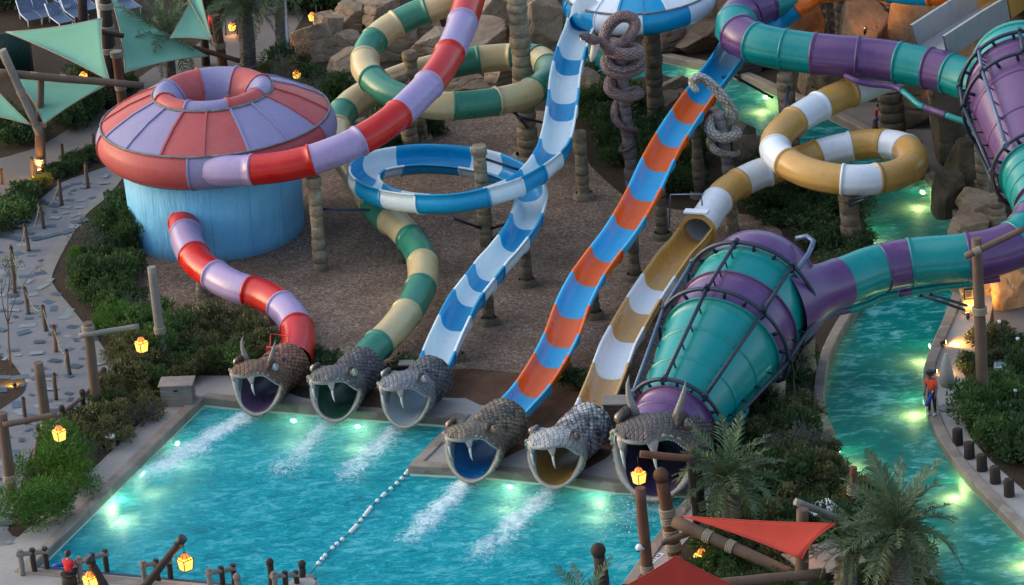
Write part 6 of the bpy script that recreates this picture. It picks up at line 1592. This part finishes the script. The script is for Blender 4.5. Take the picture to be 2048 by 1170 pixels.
# crates
def crate(px, py, w_, d, h, label, mat, rz=0, lid=True, name='crate', lidmat=None):
    B = P(px, py); rot = Matrix.Rotation(rz, 3, 'Z'); rt = empty(name, B, label, 'box'); m = MB()
    nb_ = 6
    for k in range(nb_):
        z0 = h*k/nb_; m.box(B+rot@Vector((0, 0, z0+h/nb_/2)), (w_*(1-.004*(k % 2)), d*(1-.004*(k % 2)), h/nb_-.025), rot=rot, bev=.012)
    m.box(B+rot@Vector((0, 0, h/2)), (w_*.96, d*.96, h*.97), rot=rot)
    m.build('planked_body', M[mat], rt)
    if lid:
        m = MB(); m.box(B+Vector((0, 0, h+.04)), (w_*1.10, d*1.12, .07), rot=rot, bev=.015)
        m.build('lid', M[lidmat or mat], rt)
    m = MB(); m.box(B+rot@Vector((0, -d/2-.03, h*.82)), (.16, .03, .06), rot=rot); m.build('latch', M['black'], rt)
crate(358,806,1.22,.85,.85,'grey weathered planked box with a lid on the deck left of the brown snake', 'woodgrey', R(-6))
crate(1240,874,1.0,.8,1.45,'tall brown wooden box between the white snake and the purple funnel end', 'wood', R(-8), lidmat='woodgrey')
crate(815,752,.55,.45,.5,'small dark box behind the grey snake head', 'wooddark', R(-8), lidmat='woodgrey')
crate(222,895,.36,.3,.42,'tiny tan box on a stake in the left planting', 'totem', R(10), lidmat='wht')
crate(1655,1165,2.1,2.0,.9,'big low grey planked hut roof under the red sail', 'woodgrey', R(25), name='planked_hut')
crate(1645,1068,.95,.95,1.0,'round grey topped bin behind the red sail', 'wooddark', R(20), lidmat='wht', name='bin')
# info board, camera, floor marker
B = P(1482, 1022); rt = empty('info_board', B, 'small pale slanted info board in the hedge by the palm', 'sign'); m = MB(); m.tube([B, B+Vector((0, 0, .75))], .03, 6); m.build('board_post', M['black'], rt); m = MB(); m.box(B+Vector((0, 0, .82)), (.46, .36, .03), rot=Matrix.Rotation(R(35), 3, 'X')@Matrix.Rotation(R(12), 3, 'Z'), bev=.008); m.build('board_panel', plain('pale_panel', (.45, .48, .5), .4), rt)
Bc = P(1290, 1112, 2.0); rt = empty('security_camera', PY(1278, 1095, P(1296,1160).y-.3), 'white dome camera on the straight dark red pole', 'camera'); c = rt.location.copy(); m = MB(); m.ball(c, .12, sc=(1, 1, 1.1)); m.build('dome', M['wht'], rt); m = MB(); m.tube([c, PY(1288, 1098, c.y)], .035, 6); m.build('mount', M['wht'], rt); m = MB(); m.ball(c+Vector((-.02, -.02, -.09)), .07); m.build('lens', M['black'], rt)
def marker(px, py, label, rz):
    B = P(px, py, .028); rt = empty('floor_marker', B, label, 'marker', 'white markers on the pool deck'); rot = Matrix.Rotation(rz, 3, 'Z'); m = MB(); m.box(B, (.26, .85, .012), rot=rot); m.build('marker_plate', M['wht'], rt); m = MB()
    for k in range(4): m.box(B+rot@Vector((.0, .26-.17*k, .009)), (.15, .05, .006), rot=rot)
    m.box(B+rot@Vector((.05, .17, .009)), (.04, .14, .006), rot=rot); m.box(B+rot@Vector((-.05, -.17, .009)), (.04, .14, .006), rot=rot); m.build('marker_print', M['navy'], rt)
marker(1311, 1116, 'white floor marker with dark strokes on the right pool deck, lower one', R(-33)); marker(1413, 978, 'white floor marker with dark strokes on the right pool deck, upper one', R(-33))
B = P(2012, 738); rt = empty('skylight', B, 'white framed flat box in the planting near the tall right pole', 'box'); m = MB(); m.box(B+Vector((0, 0, .12)), (.9, .8, .24), rot=Matrix.Rotation(R(-10), 3, 'Z'), bev=.02); m.build('frame', M['wht'], rt); m = MB(); m.box(B+Vector((0, 0, .25)), (.72, .62, .03), rot=Matrix.Rotation(R(-10), 3, 'Z')); m.build('pane', plain('pane_glass', (.25, .36, .36), .1), rt)
Bs = PY(1938, 588, P(1945,625).y-.45); rt = empty('framed_sign', Bs, 'small dark framed notice on the orange lit stone post', 'sign'); m = MB(); m.box(Bs, (.42, .04, .46), bev=.01); m.build('sign_frame', M['black'], rt); m = MB(); m.box(Bs+Vector((0, -.025, 0)), (.30, .012, .34)); m.build('sign_face', plain('sign_face', (.5, .38, .2), .5), rt); m = MB()
for k in range(5): m.box(Bs+Vector((0, -.034, .11-.05*k)), (.22-.03*(k % 2), .006, .016))
m.build('sign_lines', M['black'], rt)
# rope stanchions with cord in the right hedge
for i, (x, y) in enumerate([(2037,725),(2020,860),(2032,830),(2000,690)]):
    B = P(x, y); rt = empty('rope_stake', B, ['short white topped stake by the flat box','short white topped stake low in the right hedge','short white topped stake high in the right hedge','short white topped stake at the terrace edge'][i], 'stake', 'white topped stakes'); m = MB(); m.tube([B, B+Vector((0, 0, .95))], .05, 8); m.build('stake_shaft', M['wood'], rt); m = MB(); m.tube([B+Vector((0, 0, .93)), B+Vector((0, 0, 1.02))], .07, 10); m.build('stake_cap', M['wht'], rt)
# lane rope with floats
a, b = P(822, 938, WZ), P(610, 1160, WZ); rt = empty('lane_rope', (a+b)/2, 'dark rope with white ball floats dividing the pool', 'lane rope'); m = MB(); q = [a.lerp(b, i/40)+Vector((.06*math.sin(i*.35), 0, .06)) for i in range(41)]; m.tube(q, .018, 5); m.build('rope', M['black'], rt)
rng = random.Random(2)
for f in [.035,.06,.105,.15,.20,.25,.265,.31,.375,.40,.42,.445,.49,.54,.56,.575,.59,.66,.70,.735,.80,.83,.87]:
    p = a.lerp(b, f)+Vector((.06*math.sin(f*40*.35), 0, .07)); m = MB(); m.ball(p, .085, nu=8, nv=12); m.build('float', M['wht'], rt)
# pool steps and handrails
stp = []
e0, e1 = P(60, 1138), P(560, 1184); dv = (e1-e0).normalized(); nv_ = Vector((-dv.y, dv.x, 0))
for i in range(5):
    m = MB(); c = (e0+e1)/2+nv_*(.28+.42*i); L = (e1-e0).length-.2-.3*i; rot = Matrix((dv, nv_, Vector((0, 0, 1)))).transposed(); zt = -.16-.17*i
    m.box(Vector((c.x, c.y, zt-.4)), (L, .44, .8), rot=rot); o = m.build('pool_step', M['deck']); o['kind'] = 'structure'
    m = MB(); m.box(Vector((c.x, c.y, zt+.006))+nv_*.18, (L, .07, .012), rot=rot); o = m.build('step_nosing', M['slate2']); o['kind'] = 'structure'
def rail(pts, label):
    W = [P(x, y, z) for x, y, z in pts]; rt = empty('pool_handrail', W[0], label, 'handrail', 'log handrails of the pool steps')
    B0 = Vector((W[0].x, W[0].y, 0)); B1 = Vector((W[-1].x, W[-1].y, -1.0)); mid = W[0].lerp(W[-1], .5)
    for nm, p, z in (('rail_post', W[0], 0), ('rail_post', mid, -.5), ('rail_post', W[-1], -1)):
        m = MB(); log(m, Vector((p.x, p.y, z)), p+Vector((0, 0, .12)), .10); m.tube([p+Vector((0, 0, .11)), p+Vector((0, 0, .17))], [.115, .09], 12); m.build(nm, M['woodgrey'] if nm == 'rail_post' and p is W[0] else M['wooddark'], rt)
    m = MB(); log(m, W[0]-(W[-1]-W[0]).normalized()*.15, W[-1]+(W[-1]-W[0]).normalized()*.1, .09); m.build('top_rail', M['woodgrey'], rt)
    for e in (W[0], W[-1]):
        m = MB(); m.tube([e-Vector((.12, 0, .0)), e+Vector((.12, 0, 0))], .105, 10); m.build('rope_binding', M['rope'], rt)
rail([(40,1108,.85),(90,1103,.75)], 'log handrail at the left pool corner')
rail([(158,1122,.85),(210,1108,.35)], 'log handrail behind the seated lifeguard')
rail([(286,1130,.85),(338,1124,.35)], 'log handrail below the leaning lantern log')
rail([(418,1146,.85),(466,1137,.35)], 'log handrail in the middle of the pool steps')
rail([(548,1152,.85),(592,1150,.45)], 'log handrail beside the two ball topped posts')
for x, y, t_, lab in [(545,1190,(540,1130),'dark ball topped post at the right end of the steps'),(605,1160,(604,1134),'short dark post on the rounded curb by the lane rope'),(478,1192,(474,1160),'light rounded post between the handrails')]:
    pole((x,y), t_, .13, lab, 'wooddark' if 'dark' in lab else 'woodgrey', (), True, 'short_post', 'post', 'short posts at the pool steps')
# rounded curb platform at the end of the steps
m = MB(); cc = P(604,1172); m.tube([cc+Vector((0, 0, -1.2)), cc+Vector((0, 0, .10)), cc+Vector((0, 0, .14))], [.52, .52, .47], 24); o = m.build('curb_end', M['deck']); o['kind'] = 'structure'
# sun loungers, fence, bucket top left
def lounger(px, py, rz, label):
    B = P(px, py); rt = empty('sun_lounger', B, label, 'sun lounger', 'blue striped sun loungers', rz)
    def pt(nm, mb, mat): o = bpy.data.objects.new(nm, mb.mesh(nm, mat)); COL.objects.link(o); o.parent = rt
    m = MB()
    for k in range(9): m.box((-.32+.08*k, -.35, .36), (.055, 1.3, .03))
    pt('seat_slats', m, M['steel2']); m = MB(); rb = Matrix.Rotation(R(40), 3, 'X')
    for k in range(9): m.box(Vector((-.32+.08*k, .55, .60)), (.055, .75, .03), rot=rb)
    pt('back_slats', m, M['steel2'])
    for x in (-.33, .33):
        for y in (-.9, .5):
            m = MB(); m.tube([(x, y, 0), (x, y, .35)], .025, 6); pt('leg', m, M['wht'])
        m = MB(); m.tube([(x*1.1, -1.0, .34), (x*1.1, .35, .34), (x*1.1, .85, .86)], .03, 6); pt('side_rail', m, M['wht'])
for x, y, r_, lab in [(60,42,R(20),'sun lounger nearest the green fence, left'),(88,36,R(20),'sun lounger with a dark towel on its head end'),(120,48,R(24),'sun lounger behind the large teal sail, left'),(150,36,R(24),'sun lounger behind the large teal sail, right'),(130,14,R(24),'sun lounger at the top edge by the white table'),(172,22,R(24),'sun lounger by the dark post at the top edge'),(255,20,R(24),'sun lounger right of the dark sail mast')]: lounger(x, y, r_, lab)
B = P(132, 30); rt = empty('side_table', B, 'small white side table among the loungers', 'table'); m = MB(); m.box(B+Vector((0, 0, .42)), (.5, .5, .04), bev=.01); m.build('table_top', M['wht'], rt)
for x in (-.2, .2):
    for y in (-.2, .2): m = MB(); m.tube([B+Vector((x, y, 0)), B+Vector((x, y, .41))], .025, 6); m.build('leg', M['wht'], rt)
B = P(40, 150); rt = empty('mesh_fence', B, 'dark green mesh fence behind the large teal sail', 'fence'); m = MB()
for k in range(24): q = P(0+2.8*k, 150-.25*k); m.tube([q, q+Vector((0, 0, 2.0))], .022, 4)
m.build('pickets', plain('green_paint', (.01, .06, .05), .5), rt); m = MB(); q0, q1 = P(0, 150), P(66, 144); m.grid([[q0+Vector((0, .05, 0)), q1+Vector((0, .05, 0))], [q0+Vector((0, .05, 2.0)), q1+Vector((0, .05, 2.0))]]); o = m.build('screen_cloth', plain('dark_green_cloth', (.012, .045, .045), .8), rt); o.modifiers.new('t', 'SOLIDIFY').thickness = .02
for q in (q0, q1): m = MB(); m.tube([q, q+Vector((0, 0, 2.1))], .05, 8); m.build('fence_post', M['wooddark'], rt)
B = P(4, 132); rt = empty('white_canopy', B, 'frayed white cap of a straw parasol at the left edge', 'parasol'); m = MB(); m.tube([B, B+Vector((0, 0, 1.1))], .05, 8); m.build('pole', M['wood'], rt); m = MB(); rows = [[B+Vector((math.cos(6.2832*j/20)*r_, math.sin(6.2832*j/20)*r_, z_-.06*(j % 2))) for j in range(20)] for r_, z_ in ((.34, .45), (.32, .9), (.26, 1.25), (.02, 1.4))]; m.grid(rows, close=True); m.build('thatch', M['wht'], rt)
rt, B, T = pole((222,130),(190,-60),.26,'smooth white mast beside the dark rope bound mast', 'woodgrey', (), name='white_mast', cat='mast', group='white masts')
for o in rt.children: o.data.materials.clear(); o.data.materials.append(M['wht'])
rt, B, T = pole((578,130),(566,-40),.07,'slim white mast by the top palm', 'woodgrey', (), name='white_mast', cat='mast', group='white masts')
for o in rt.children: o.data.materials.clear(); o.data.materials.append(M['wht'])
# steel brackets that carry the slides from the pillars
def brace(pairs, label, r=.06):
    W = [(P(*a), P(*b)) for a, b in pairs]; rt = empty('steel_brace', W[0][0], label, 'brace', 'dark steel braces under the slides')
    for a, b in W: m = MB(); m.tube([a, b], r, 8); m.tube([a.lerp(b, -.02), a.lerp(b, .02)], r*1.7, 8); m.build('strut', M['steel'], rt)
brace([((962,315,4.2),(1075,352,3.2)),((975,382,2.7),(1046,374,3.1))], 'dark struts from the loop pillar to the blue and white chute')
brace([((905,436,2.6),(966,458,1.09)),((980,458,1.09),(1042,438,2.0)),((978,484,.52),(1036,438,1.95))], 'dark struts under the front of the blue and white loop')
brace([((632,418,2.65),(740,420,2.5))], 'long blue steel rod from the drum pillar to the loop')
brace([((1560,120,4.0),(1445,155,4.4)),((1465,150,4.2),(1545,195,1.8))], 'dark struts over the upper river by the orange chute')
brace([((1840,590,1.6),(1930,620,1.0)),((1860,588,1.7),(1936,612,1.2))], 'dark twin struts under the teal tube at the river deck')
brace([((1695,400,2.4),(1740,392,2.8)),((1700,410,2.2),(1730,398,2.7))], 'dark bracket on top of the knobbly pillar')
brace([((1579,165,4.55),(1566,236,4.1))], 'steel hanger holding the gold tube by the river bend')
brace([((1030,225,3.1),(1055,255,1.6)),((1040,235,3.0),(1085,245,2.0))], 'dark bracket under the front of the green loop')
